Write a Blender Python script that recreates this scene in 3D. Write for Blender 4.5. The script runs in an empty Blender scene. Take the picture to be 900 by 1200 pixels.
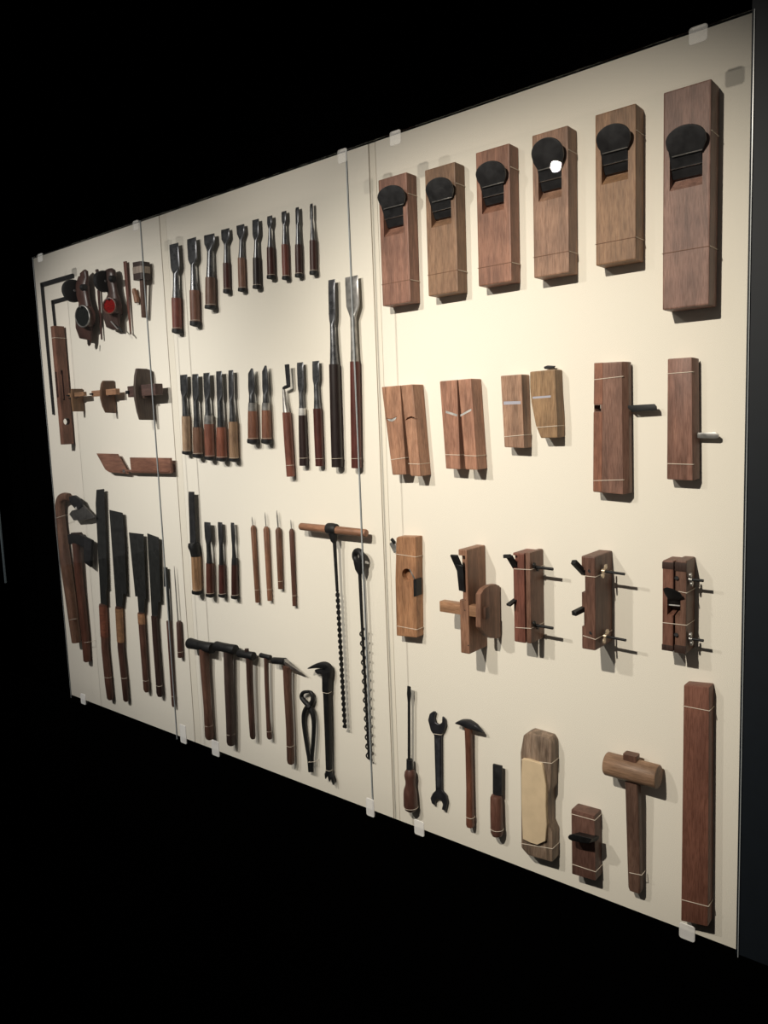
import bpy, bmesh, math, random
from mathutils import Vector, Matrix
random.seed(7)
sc = bpy.context.scene
COL = sc.collection

# ------------------------------------------------------------------ camera
S = 1.55                      # metres from the lens to the display board
CAM = Vector((0.0, -S, 1.60))
FPX = 898.43                  # focal length in pixels of the 900 x 1200 frame
AX = Vector((0.77151502, 0.045193, -0.63460395))     # board horizontal, seen from the camera
AD = Vector((0.03721768, 0.99255966, 0.11593175))    # board vertical (down)
AN = Vector((0.63512158, -0.11306157, 0.7640927))    # into the board
cd = bpy.data.cameras.new('camera'); cam = bpy.data.objects.new('camera', cd); COL.objects.link(cam)
cd.sensor_fit = 'AUTO'; cd.sensor_width = 36.0; cd.lens = FPX / 1200 * 36.0
cd.clip_start = 0.01
def w_axis(i): return Vector((AX[i], AN[i], -AD[i]))
m = Matrix((w_axis(0), -w_axis(1), -w_axis(2))).transposed().to_4x4()
m.translation = CAM
cam.matrix_world = m
sc.camera = cam

# ------------------------------------------------------------------ world, lamps, exposure
wd = bpy.data.worlds.new('world'); sc.world = wd; wd.use_nodes = True
wd.node_tree.nodes['Background'].inputs[0].default_value = (1.0, 0.95, 0.9, 1)
wd.node_tree.nodes['Background'].inputs[1].default_value = 0.085
sc.view_settings.view_transform = 'Standard'
sc.view_settings.look = 'None'
sc.view_settings.gamma = 1.0
sc.view_settings.use_curve_mapping = False
sc.view_settings.exposure = 0.0
def spot(name, u, v, l, tu, tv, power, colour, size, blend, rad=0.022):
    ld = bpy.data.lights.new(name, 'SPOT'); o = bpy.data.objects.new(name, ld); COL.objects.link(o)
    o.location = (S * u, -S * l, 1.6 + S * v)
    d = Vector((S * tu, 0, 1.6 + S * tv)) - o.location
    o.rotation_euler = d.to_track_quat('-Z', 'Y').to_euler()
    ld.energy = power; ld.color = colour; ld.spot_size = math.radians(size); ld.spot_blend = blend
    ld.shadow_soft_size = rad
    return o
# ceiling spotlights of the gallery, placed from their glints in the acrylic and from the tools' shadows
spot('ceiling_spot_right_offscreen', -0.50, 0.72, 1.3, -0.54, -0.18, 232, (1.0, 0.905, 0.775), 54, 0.9, 0.024)
spot('ceiling_spot_middle_offscreen', -1.074, 0.72, 1.3, -1.02, -0.17, 124, (1.0, 0.93, 0.84), 61, 0.9, 0.024)
spot('ceiling_spot_left_offscreen', -1.643, 0.712, 1.3, -1.66, -0.16, 165, (1.0, 0.95, 0.89), 56, 0.9, 0.024)

# ------------------------------------------------------------------ geometry helpers
ACR = 0.130                   # depth of the acrylic in front of the board
def ray(px, py):
    r = Vector((px - 450, py - 600, FPX))
    return Vector((r.dot(AX), r.dot(AN), -r.dot(AD)))
def U(px, py, d=0.0):         # point standing d metres in front of the board
    v = ray(px, py); return CAM + v * ((S - d) / v.y)
def TX(px, py, x0):           # point on the upright plane x = x0
    v = ray(px, py); return CAM + v * (x0 / v.x)
def TP(px, py, p, n):
    v = ray(px, py); return CAM + v * ((p - CAM).dot(n) / v.dot(n))
class Fr:
    def __init__(s, x, y, k): s.x, s.y, s.k = x, y, k
    def p(s, a, b): return (s.x + a / s.k, s.y + b / s.k)
    def __call__(s, a, b, d=0.0): return U(*s.p(a, b), d)
    def tx(s, a, b, x0): return TX(*s.p(a, b), x0)
def depth_of(f, a_front, a_back, b):
    xf = f(a_front, b).x; xb = f(a_back, b).x
    return S * (1 - xb / xf)
ORG = {}
def lin(c):
    c = c / 255.0
    return c / 12.92 if c <= 0.04045 else ((c + 0.055) / 1.055) ** 2.4
def rgb(h): return tuple(lin(int(h[i:i + 2], 16)) for i in (0, 2, 4)) + (1.0,)

# ------------------------------------------------------------------ materials
MATS = {}
def newmat(name):
    mt = bpy.data.materials.new(name); mt.use_nodes = True
    return mt, mt.node_tree.nodes, mt.node_tree.links, mt.node_tree.nodes['Principled BSDF']
def wood(h, rough=0.5, contrast=0.55, along='z', spec=0.35):
    key = ('w', h, rough, contrast, along)
    if key in MATS: return MATS[key]
    mt, N, L, b = newmat('wood_' + h)
    tc = N.new('ShaderNodeTexCoord'); oi = N.new('ShaderNodeObjectInfo')
    ad = N.new('ShaderNodeVectorMath'); ad.operation = 'ADD'
    cm = N.new('ShaderNodeCombineXYZ'); mu = N.new('ShaderNodeMath'); mu.operation = 'MULTIPLY'; mu.inputs[1].default_value = 13.0
    L.new(oi.outputs['Random'], mu.inputs[0]); L.new(mu.outputs[0], cm.inputs[0]); L.new(mu.outputs[0], cm.inputs[2])
    L.new(tc.outputs['Object'], ad.inputs[0]); L.new(cm.outputs[0], ad.inputs[1])
    mp = N.new('ShaderNodeMapping'); L.new(ad.outputs[0], mp.inputs[0])
    mp.inputs['Scale'].default_value = {'z': (70, 70, 9), 'x': (9, 70, 70)}[along]
    n1 = N.new('ShaderNodeTexNoise'); n1.inputs['Scale'].default_value = 1.0; n1.inputs['Detail'].default_value = 6; n1.inputs['Distortion'].default_value = 0.7
    L.new(mp.outputs[0], n1.inputs['Vector'])
    mp2 = N.new('ShaderNodeMapping'); L.new(ad.outputs[0], mp2.inputs[0])
    mp2.inputs['Scale'].default_value = {'z': (520, 520, 45), 'x': (45, 520, 520)}[along]
    n2 = N.new('ShaderNodeTexNoise'); n2.inputs['Scale'].default_value = 1.0; n2.inputs['Detail'].default_value = 3
    L.new(mp2.outputs[0], n2.inputs['Vector'])
    n3 = N.new('ShaderNodeTexNoise'); n3.inputs['Scale'].default_value = 14.0; n3.inputs['Detail'].default_value = 3
    L.new(ad.outputs[0], n3.inputs['Vector'])
    base = rgb(h); gl = 0.3 * base[0] + 0.59 * base[1] + 0.11 * base[2]
    base = tuple((c + (gl - c) * 0.16) * 1.12 for c in base[:3])
    r1 = N.new('ShaderNodeValToRGB'); L.new(n1.outputs[0], r1.inputs[0])
    r1.color_ramp.elements[0].position = 0.3; r1.color_ramp.elements[1].position = 0.72
    r1.color_ramp.elements[0].color = tuple(c * (1 - contrast * 0.6) for c in base[:3]) + (1,)
    r1.color_ramp.elements[1].color = tuple(min(1, c * (1 + contrast * 0.42)) for c in base[:3]) + (1,)
    r2 = N.new('ShaderNodeValToRGB'); L.new(n2.outputs[0], r2.inputs[0])
    r2.color_ramp.elements[0].position = 0.36; r2.color_ramp.elements[1].position = 0.56
    r2.color_ramp.elements[0].color = (0.62, 0.56, 0.52, 1); r2.color_ramp.elements[1].color = (1, 1, 1, 1)
    mx = N.new('ShaderNodeMix'); mx.data_type = 'RGBA'; mx.blend_type = 'MULTIPLY'; mx.inputs[0].default_value = 0.75
    L.new(r1.outputs[0], mx.inputs[6]); L.new(r2.outputs[0], mx.inputs[7])
    r3 = N.new('ShaderNodeValToRGB'); L.new(n3.outputs[0], r3.inputs[0])
    r3.color_ramp.elements[0].position = 0.35; r3.color_ramp.elements[1].position = 0.7
    r3.color_ramp.elements[0].color = (0.76, 0.72, 0.72, 1); r3.color_ramp.elements[1].color = (1.08, 1.05, 1.02, 1)
    mx2 = N.new('ShaderNodeMix'); mx2.data_type = 'RGBA'; mx2.blend_type = 'MULTIPLY'; mx2.inputs[0].default_value = 0.8
    L.new(mx.outputs[2], mx2.inputs[6]); L.new(r3.outputs[0], mx2.inputs[7])
    L.new(mx2.outputs[2], b.inputs['Base Color'])
    b.inputs['Roughness'].default_value = rough; b.inputs['Specular IOR Level'].default_value = spec
    bp = N.new('ShaderNodeBump'); bp.inputs['Strength'].default_value = 0.25; bp.inputs['Distance'].default_value = 0.001
    L.new(n2.outputs[0], bp.inputs['Height']); L.new(bp.outputs[0], b.inputs['Normal'])
    MATS[key] = mt; return mt
def metal(h, rough=0.4, metallic=0.85, wear=0.5):
    key = ('m', h, rough, metallic)
    if key in MATS: return MATS[key]
    mt, N, L, b = newmat('metal_' + h)
    tc = N.new('ShaderNodeTexCoord'); n = N.new('ShaderNodeTexNoise'); n.inputs['Scale'].default_value = 60; n.inputs['Detail'].default_value = 6
    L.new(tc.outputs['Object'], n.inputs['Vector'])
    base = rgb(h); r = N.new('ShaderNodeValToRGB'); L.new(n.outputs[0], r.inputs[0])
    r.color_ramp.elements[0].position = 0.3; r.color_ramp.elements[1].position = 0.75
    r.color_ramp.elements[0].color = tuple(c * (1 - wear * 0.6) for c in base[:3]) + (1,)
    r.color_ramp.elements[1].color = tuple(min(1, c * (1 + wear)) for c in base[:3]) + (1,)
    L.new(r.outputs[0], b.inputs['Base Color'])
    rr = N.new('ShaderNodeMapRange'); L.new(n.outputs[0], rr.inputs[0]); rr.inputs[3].default_value = max(0.05, rough - 0.12); rr.inputs[4].default_value = min(1, rough + 0.15)
    L.new(rr.outputs[0], b.inputs['Roughness']); b.inputs['Metallic'].default_value = metallic
    MATS[key] = mt; return mt
def plain(name, h, rough=0.6, spec=0.3, noise=0.0, nscale=80, bump=0.0):
    key = ('p', name)
    if key in MATS: return MATS[key]
    mt, N, L, b = newmat(name)
    base = rgb(h); b.inputs['Base Color'].default_value = base
    b.inputs['Roughness'].default_value = rough; b.inputs['Specular IOR Level'].default_value = spec
    if noise or bump:
        tc = N.new('ShaderNodeTexCoord'); n = N.new('ShaderNodeTexNoise'); n.inputs['Scale'].default_value = nscale; n.inputs['Detail'].default_value = 5
        L.new(tc.outputs['Object'], n.inputs['Vector'])
        r = N.new('ShaderNodeValToRGB'); L.new(n.outputs[0], r.inputs[0])
        r.color_ramp.elements[0].position = 0.3; r.color_ramp.elements[1].position = 0.7
        r.color_ramp.elements[0].color = tuple(c * (1 - noise) for c in base[:3]) + (1,)
        r.color_ramp.elements[1].color = tuple(min(1, c * (1 + noise)) for c in base[:3]) + (1,)
        L.new(r.outputs[0], b.inputs['Base Color'])
        if bump:
            bp = N.new('ShaderNodeBump'); bp.inputs['Strength'].default_value = bump; bp.inputs['Distance'].default_value = 0.001
            L.new(n.outputs[0], bp.inputs['Height']); L.new(bp.outputs[0], b.inputs['Normal'])
    MATS[key] = mt; return mt
IRON = metal('2b2b2d', 0.5, 0.5)
BLACKIRON = metal('1b1b1c', 0.55, 0.4)
STEEL = metal('8f8d8a', 0.33, 0.6)
BRIGHT = metal('d2d0cc', 0.3, 0.4)
BLADE = metal('5c5d60', 0.28, 0.7)
SAW = metal('262726', 0.6, 0.35)
BRASS = metal('c4b29a', 0.3, 0.5)
TIE = plain('tie_thread', 'd9cdbd', 0.6, 0.3)
BOARD = plain('cream_board', 'e9e3d6', 0.85, 0.15, 0.03, 420, 0.05)
STRIP = plain('cream_filler', 'e5decf', 0.85, 0.15, 0.03, 300)
BLACK = plain('black_paint', '020202', 0.95, 0.0)
SLATE = plain('slate_paint', '0d141b', 0.6, 0.3, 0.08, 40)
FLOORM = plain('black_carpet', '020202', 0.95, 0.0)
def frosted(tf):
    mt, N, L, b = newmat('frosted_plastic')
    b.inputs['Base Color'].default_value = (0.84, 0.84, 0.82, 1); b.inputs['Roughness'].default_value = 0.45
    tr = N.new('ShaderNodeBsdfTransparent'); x = N.new('ShaderNodeMixShader'); x.inputs[0].default_value = tf
    L.new(b.outputs[0], x.inputs[1]); L.new(tr.outputs[0], x.inputs[2]); L.new(x.outputs[0], N['Material Output'].inputs[0]); return mt
CLIP, CLIPW = frosted(0.72), frosted(0.3)
EDGE = plain('acrylic_edge', 'a3a9ab', 0.25, 0.5)
STONE = plain('pale_stone', 'd2bc9c', 0.75, 0.2, 0.07, 40, 0.15)
RED = plain('red_cotton', '74120f', 0.95, 0.1, 0.5, 260, 1.0)
INK = plain('black_cotton', '101312', 0.9, 0.2, 0.5, 260, 1.0)
def acrylic():
    mt = bpy.data.materials.new('clear_acrylic'); mt.use_nodes = True
    N, L = mt.node_tree.nodes, mt.node_tree.links
    N.remove(N['Principled BSDF'])
    f = N.new('ShaderNodeFresnel'); ge = N.new('ShaderNodeNewGeometry'); mr = N.new('ShaderNodeMapRange')
    mr.inputs[3].default_value = 1.22; mr.inputs[4].default_value = 1 / 1.22    # thin sheet: same reflectance from both sides
    L.new(ge.outputs['Backfacing'], mr.inputs[0]); L.new(mr.outputs[0], f.inputs[0])
    t = N.new('ShaderNodeBsdfTransparent'); t.inputs[0].default_value = (0.985, 0.99, 0.99, 1)
    g = N.new('ShaderNodeBsdfGlossy'); g.inputs['Roughness'].default_value = 0.0
    x = N.new('ShaderNodeMixShader'); L.new(f.outputs[0], x.inputs[0]); L.new(t.outputs[0], x.inputs[1]); L.new(g.outputs[0], x.inputs[2])
    L.new(x.outputs[0], N['Material Output'].inputs[0]); return mt
ACRYLIC = acrylic()

# ------------------------------------------------------------------ mesh helpers
def thing(name, label, cat, at, group=None):
    o = bpy.data.objects.new(name, None); COL.objects.link(o); o.empty_display_size = 0.02
    o.location = at; ORG[o] = Vector(at); o['label'] = label; o['category'] = cat
    if group: o['group'] = group
    return o
def link(name, bm, mat, parent=None, smooth=True, origin=None, label=None):
    if parent is not None: org = ORG[parent]
    else: org = Vector(origin) if origin is not None else Vector((0, 0, 0))
    bmesh.ops.recalc_face_normals(bm, faces=bm.faces)
    me = bpy.data.meshes.new(name); bm.to_mesh(me); bm.free()
    me.transform(Matrix.Translation(-org))
    if smooth:
        for p in me.polygons: p.use_smooth = True
        me.set_sharp_from_angle(angle=math.radians(38))
    o = bpy.data.objects.new(name, me); COL.objects.link(o); me.materials.append(mat)
    if parent is not None: o.parent = parent; ORG[o] = org
    else: o.location = org; ORG[o] = org
    if label: o['label'] = label
    return o
def struct(name, bm, mat):
    o = link(name, bm, mat, smooth=False); o['kind'] = 'structure'; return o
def prism(pts, vec, bev=0.0, seg=2, bm=None):
    bm = bm or bmesh.new(); vec = Vector(vec)
    a = [bm.verts.new(p) for p in pts]; b = [bm.verts.new(Vector(p) + vec) for p in pts]
    fs = [bm.faces.new(a), bm.faces.new(list(reversed(b)))]
    n = len(pts)
    for i in range(n): fs.append(bm.faces.new((a[i], b[i], b[(i + 1) % n], a[(i + 1) % n])))
    bmesh.ops.recalc_face_normals(bm, faces=bm.faces)
    if bev:
        ed = [e for e in bm.edges if len(e.link_faces) == 2 and e.calc_face_angle(0) > 0.5]
        bmesh.ops.bevel(bm, geom=ed, offset=bev, segments=seg, profile=0.6, affect='EDGES', clamp_overlap=True)
    return bm
def box(x0, x1, y0, y1, z0, z1, bev=0.0, bm=None):
    return prism([(x0, y0, z0), (x1, y0, z0), (x1, y0, z1), (x0, y0, z1)], (0, y1 - y0, 0), bev, bm=bm)
def join(bm, other):
    me = bpy.data.meshes.new('t'); other.to_mesh(me); other.free(); bm.from_mesh(me); bpy.data.meshes.remove(me); return bm
def rings(bm, rs, closed=False, caps=True):
    rows = [[bm.verts.new(p) for p in r] for r in rs]
    k = len(rows[0]); n = len(rows)
    for i in range(n if closed else n - 1):
        a, b = rows[i], rows[(i + 1) % n]
        for j in range(k): bm.faces.new((a[j], a[(j + 1) % k], b[(j + 1) % k], b[j]))
    if caps and not closed:
        bm.faces.new(rows[0]); bm.faces.new(list(reversed(rows[-1])))
    return bm
def spow(v, p): return math.copysign(abs(v) ** p, v)
def loft(st, n=16, bm=None, straight=False):
    """st: (centre, half width in the board plane, half depth, exponent)"""
    bm = bm or bmesh.new(); rs = []
    for i, (c, hw, hd, e) in enumerate(st):
        j, k = max(0, i - 1), min(len(st) - 1, i + 1)
        t = (st[-1][0] - st[0][0]) if straight else (st[k][0] - st[j][0]); t = Vector((t.x, 0, t.z))
        t = t.normalized() if t.length > 1e-7 else Vector((0, 0, -1))
        w = Vector((-t.z, 0, t.x)); r = []
        for q in range(n):
            a = 2 * math.pi * (q + 0.5) / n
            r.append(c + w * (hw * spow(math.cos(a), 2 / e)) + Vector((0, -1, 0)) * (hd * spow(math.sin(a), 2 / e)))
        rs.append(r)
    return rings(bm, rs)
def cosv(p): return 1 / math.sqrt(1 + ((p.x) / (S + p.y)) ** 2)
def R(f, xl, xr, y, d, k=1.0, e=2):       # round station measured from its outline
    a, b = f(xl, y, d), f(xr, y, d); c = (a + b) / 2; r = (b - a).length / 2 * cosv(c) * k * 1.06
    return (c, r, r, e)
def F(f, xl, xr, y, d, hd, e=9):          # flat station
    a, b = f(xl, y, d), f(xr, y, d)
    return ((a + b) / 2, (b - a).length / 2, hd, e)
def rad(f, xl, xr, y):
    a, b = f(xl, y, 0.015), f(xr, y, 0.015); return (b - a).length / 2 * cosv((a + b) / 2)
def tube(pts, r, n=8, closed=False, bm=None):
    bm = bm or bmesh.new(); pts = [Vector(p) for p in pts]; m_ = len(pts)
    rr = r if isinstance(r, (list, tuple)) else [r] * m_
    t0 = (pts[1] - pts[0]).normalized(); u = t0.orthogonal().normalized(); rs = []
    for i in range(m_):
        if closed: t = pts[(i + 1) % m_] - pts[i - 1]
        else: t = pts[min(m_ - 1, i + 1)] - pts[max(0, i - 1)]
        t.normalize(); u = (u - t * u.dot(t)).normalized(); v = t.cross(u)
        rs.append([pts[i] + (u * math.cos(2 * math.pi * q / n) + v * math.sin(2 * math.pi * q / n)) * rr[i] for q in range(n)])
    return rings(bm, rs, closed)
def bar(p0, p1, side, w, t, bm=None):      # rectangular bar from p0 to p1
    p0, p1 = Vector(p0), Vector(p1); a = (p1 - p0).normalized(); s = Vector(side); s = (s - a * s.dot(a)).normalized(); q = a.cross(s)
    return prism([p0 + s * w + q * t, p0 - s * w + q * t, p0 - s * w - q * t, p0 + s * w - q * t], p1 - p0, min(w, t) * 0.25, 1, bm=bm)
def ellipse(c, a, b, n=24, ph=0.0):        # ring of points, a and b are vectors
    return [Vector(c) + Vector(a) * math.cos(2 * math.pi * i / n + ph) + Vector(b) * math.sin(2 * math.pi * i / n + ph) for i in range(n)]
def smooth_path(pts, k=6):
    out = []; P = [Vector(p) for p in pts]
    for i in range(len(P) - 1):
        p0, p1, p2, p3 = P[max(0, i - 1)], P[i], P[i + 1], P[min(len(P) - 1, i + 2)]
        for j in range(k):
            t = j / k
            out.append(0.5 * ((2 * p1) + (p2 - p0) * t + (2 * p0 - 5 * p1 + 4 * p2 - p3) * t * t + (3 * p1 - p0 - 3 * p2 + p3) * t ** 3))
    out.append(P[-1]); return out
def lerp_list(v, k):
    out = []
    for i in range(len(v) - 1):
        for j in range(k): out.append(v[i] + (v[i + 1] - v[i]) * j / k)
    out.append(v[-1]); return out
def carve(o, *cutters):
    for c in cutters:
        bmesh.ops.recalc_face_normals(c, faces=c.faces)
        me = bpy.data.meshes.new('cut'); c.to_mesh(me); c.free(); co = bpy.data.objects.new('cut', me); COL.objects.link(co)
        md = o.modifiers.new('b', 'BOOLEAN'); md.operation = 'DIFFERENCE'; md.solver = 'EXACT'; md.object = co
        me.transform(Matrix.Translation(-ORG[o])); co.location = ORG[o]
        bpy.context.view_layer.update()
        nm = bpy.data.meshes.new_from_object(o.evaluated_get(bpy.context.evaluated_depsgraph_get()))
        o.modifiers.remove(md); old = o.data; o.data = nm; bpy.data.meshes.remove(old)
        bpy.data.objects.remove(co)
    for p in o.data.polygons: p.use_smooth = False
def tie_ring(parent, st, r=0.0006):
    c, a, b, e = st
    link('tie_thread', tube([c + Vector(((a * 1.02 + .0006) * spow(math.cos(q), 2 / e), (b * 1.02 + .0006) * spow(math.sin(q), 2 / e), 0)) for q in [2 * math.pi * (i + .5) / 24 for i in range(24)]], r, 5, True), TIE, parent)
def tie(parent, f, xl, yl, xr, yr, D, r=0.0007, back=0.0):
    a, b = f(xl, yl, D + 0.0006), f(xr, yr, D + 0.0006)
    e = Vector((0.0005, 0, 0)); 
    pts = [Vector((a.x, -back, a.z)) - e, a - e, a + e, b - e, b + e, Vector((b.x, -back, b.z)) + e]
    link('tie_thread', tube(pts, r, 5), TIE, parent)

# measuring frames: each is a window of the photograph that was studied enlarged
A = Fr(30, 280, 5.0); B = Fr(40, 500, 5.0); C = Fr(60, 640, 5.0); D4 = Fr(185, 225, 4.2857)
E5 = Fr(195, 415, 3.6); F6 = Fr(205, 565, 3.75); G7 = Fr(205, 720, 3.75); H8 = Fr(340, 310, 4.615)
P1 = Fr(425, 150, 4.5); P2 = Fr(610, 80, 3.2143); P3 = Fr(435, 410, 3.75); P4 = Fr(670, 400, 4.0909)
P5 = Fr(435, 600, 3.913); P6 = Fr(650, 620, 3.75); P7 = Fr(440, 780, 3.913); P8 = Fr(640, 780, 3.4286)
I = Fr(75, 310, 12.0); J = Fr(80, 420, 6.923); K = Fr(100, 520, 8.182); LL = Fr(55, 570, 9.0)
M = Fr(585, 635, 8.276); NN = Fr(665, 640, 8.276); Q = Fr(765, 645, 8.571); O = Fr(340, 765, 7.5)
T = Fr(600, 850, 6.0); V = Fr(215, 740, 6.207); X = Fr(345, 605, 9.474); Y = Fr(180, 650, 6.316)
Z2 = Fr(505, 630, 7.059); R1 = Fr(445, 620, 8.571); AU = Fr(380, 690, 5.714); PX = Fr(0, 0, 1.0)

# ================================================================== the setting
# opening of the black front wall, boards behind it, acrylic sheets closing it
o_tl, o_bl = U(39, 303, ACR), U(84, 817, ACR)
o_tr, o_br = U(881, 15, ACR), U(862, 1118, ACR)
OX0 = (o_tl.x + o_bl.x) / 2; OX1 = (o_tr.x + o_br.x) / 2
OZ1 = (o_tl.z + o_tr.z) / 2; OZ0 = (o_bl.z + o_br.z) / 2
FY0, FY1 = -ACR + 0.002, -ACR + 0.014
struct('wall_front_upper', box(-9, 3.5, FY0, FY1, OZ1 + 0.42, 4.2), BLACK)
struct('wall_front_lower', box(-9, 3.5, FY0, FY1, 0, OZ0), BLACK)
struct('wall_front_left', box(-9, OX0 - 0.62, FY0, FY1, OZ0, OZ1 + 0.42), BLACK)
struct('wall_front_right', box(OX1, 3.5, FY0, FY1, OZ0, OZ1 + 0.42), SLATE)
struct('wall_back', box(-9, 3.5, 0.024, 0.08, 0, 4.2), BLACK)
struct('floor', box(-9, 3.5, -5.2, 0.08, -0.05, 0.0), FLOORM)
struct('ceiling', box(-9, 3.5, -1.46, 0.08, 4.2, 4.25), BLACK)
a_, b_ = U(-30, 340, ACR), U(7, 683, ACR)
struct('trim_1', box(b_.x - 0.003, b_.x + 0.003, FY0 - 0.006, FY0, b_.z, b_.z + 0.75), plain('trim_grey', '5a666c', 0.5))

SEAM1 = (U(187, 268).x, U(195, 268).x)
SEAM2 = (U(432, 190).x, U(440.5, 190).x)
BZ0, BZ1 = OZ0 - 0.14, (U(39, 303).z + U(881, 15).z) / 2
BX0, BX1 = (U(39, 303).x + U(84, 817).x) / 2, OX1 + 0.02
def board(x0, x1, label):
    o = link('display_board', box(x0, x1, 0, 0.022, BZ0, BZ1, 0.0012), BOARD, origin=((x0 + x1) / 2, 0, BZ0), smooth=False)
    o['label'] = label; o['category'] = 'board'; o['group'] = 'cream display boards'
def strip(x0, x1, label):
    o = link('filler_strip', box(x0 + 0.0022, x1 - 0.0016, 0.001, 0.02, BZ0, BZ1, 0.0008), STRIP, origin=((x0 + x1) / 2, 0, BZ0), smooth=False)
    o['label'] = label; o['category'] = 'strip'; o['group'] = 'filler strips between the boards'
board(BX0, SEAM1[0], 'cream display board behind the saws, axe and marking gauges')
board(SEAM1[1], SEAM2[0], 'cream display board behind the chisels, hammers and augers')
board(SEAM2[1], BX1, 'cream display board behind the block planes, wrench and mallet')
strip(SEAM1[0], SEAM1[1], 'narrow cream strip between the saw board and the chisel board')
strip(SEAM2[0], SEAM2[1], 'narrow cream strip between the chisel board and the plane board')

AS1, AS2 = U(165.5, 268, ACR).x, U(407, 182, ACR).x
AS1 = (AS1 + U(206.5, 858, ACR).x) / 2; AS2 = (AS2 + U(436, 945, ACR).x) / 2
AY0, AY1 = -ACR - 0.0015, -ACR + 0.0015
def sheet(x0, x1, label):
    t = thing('acrylic_sheet', label, 'sheet', ((x0 + x1) / 2, -ACR, OZ0 - 0.004), 'clear acrylic cover sheets')
    z0, z1 = OZ0 - 0.004, OZ1 + 0.004
    link('pane', box(x0 + 0.0012, x1 - 0.0012, AY0, AY1, z0, z1), ACRYLIC, t, smooth=False)
    for xx in (x0, x1 - 0.0012):
        link('polished_edge', box(xx, xx + 0.0012, AY0, AY1, z0, z1), EDGE, t, smooth=False)
sheet(OX0 - 0.004, AS1 - 0.0006, 'clear acrylic cover sheet in front of the saws and marking gauges')
sheet(AS1 + 0.0006, AS2 - 0.0006, 'clear acrylic cover sheet in front of the chisels and hammers')
sheet(AS2 + 0.0006, OX1 + 0.005, 'clear acrylic cover sheet in front of the block planes')

def clip(px, py, w, h, top, label):
    c = U(px, py, ACR + 0.004); edge = OZ1 if top else OZ0; mt = CLIP if top else CLIPW
    t = thing('plastic_clip', label, 'clip', (c.x, AY0, c.z), 'frosted clips on the acrylic edges')
    za, zb = c.z - h / 2, c.z + h / 2
    if top: zb = max(zb, edge + 0.0075); z0, z1 = zb - 0.003, zb
    else: za = min(za, edge - 0.0075); z0, z1 = za, za + 0.003
    r = 0.005; tabp = []
    for sx, zc, a0 in ((1, zb - r, 0), (-1, zb - r, 90), (-1, za + r, 180), (1, za + r, 270)):
        for k in range(4):
            an = math.radians(a0 + 30 * k); tabp.append((c.x + sx * (w / 2 - r) + r * math.cos(an), AY0 - 0.003, zc + r * math.sin(an)))
    link('tab', prism(tabp, (0, 0.003, 0), 0.0006, 1), mt, t)
    link('foot', box(c.x - w / 2 + r, c.x + w / 2 - r, AY0 - 0.001, FY0 + 0.0005, z0, z1, 0.0006), mt, t)
for px, py, w, h, top, lab in (
    (818, 40, .031, .028, True, 'frosted plastic clip above the largest block plane'),
    (463, 162, .031, .028, True, 'frosted plastic clip above the narrow red-brown block plane'),
    (401, 184, .030, .026, True, 'frosted plastic clip at the top of the joint beside the big paring chisels'),
    (159, 265, .030, .024, True, 'frosted plastic clip at the top of the joint above the hammer-shaped marking tool'),
    (47, 303, .034, .022, True, 'frosted plastic clip above the iron carpenter squares'),
    (805, 1092, .030, .030, False, 'white plastic clip below the long wooden beam'),
    (491, 968, .030, .028, False, 'frosted plastic clip below the screwdriver'),
    (433.5, 942, .027, .028, False, 'frosted plastic clip below the long screw auger'),
    (214, 854, .032, .026, False, 'frosted plastic clip at the foot of the joint beside the slender saw'),
    (252, 872, .036, .022, False, 'frosted plastic clip below the two heaviest hammers'),
    (97, 816, .034, .018, False, 'frosted plastic clip below the axe and adze handles')):
    clip(px, py, w, h, top, lab)

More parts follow.
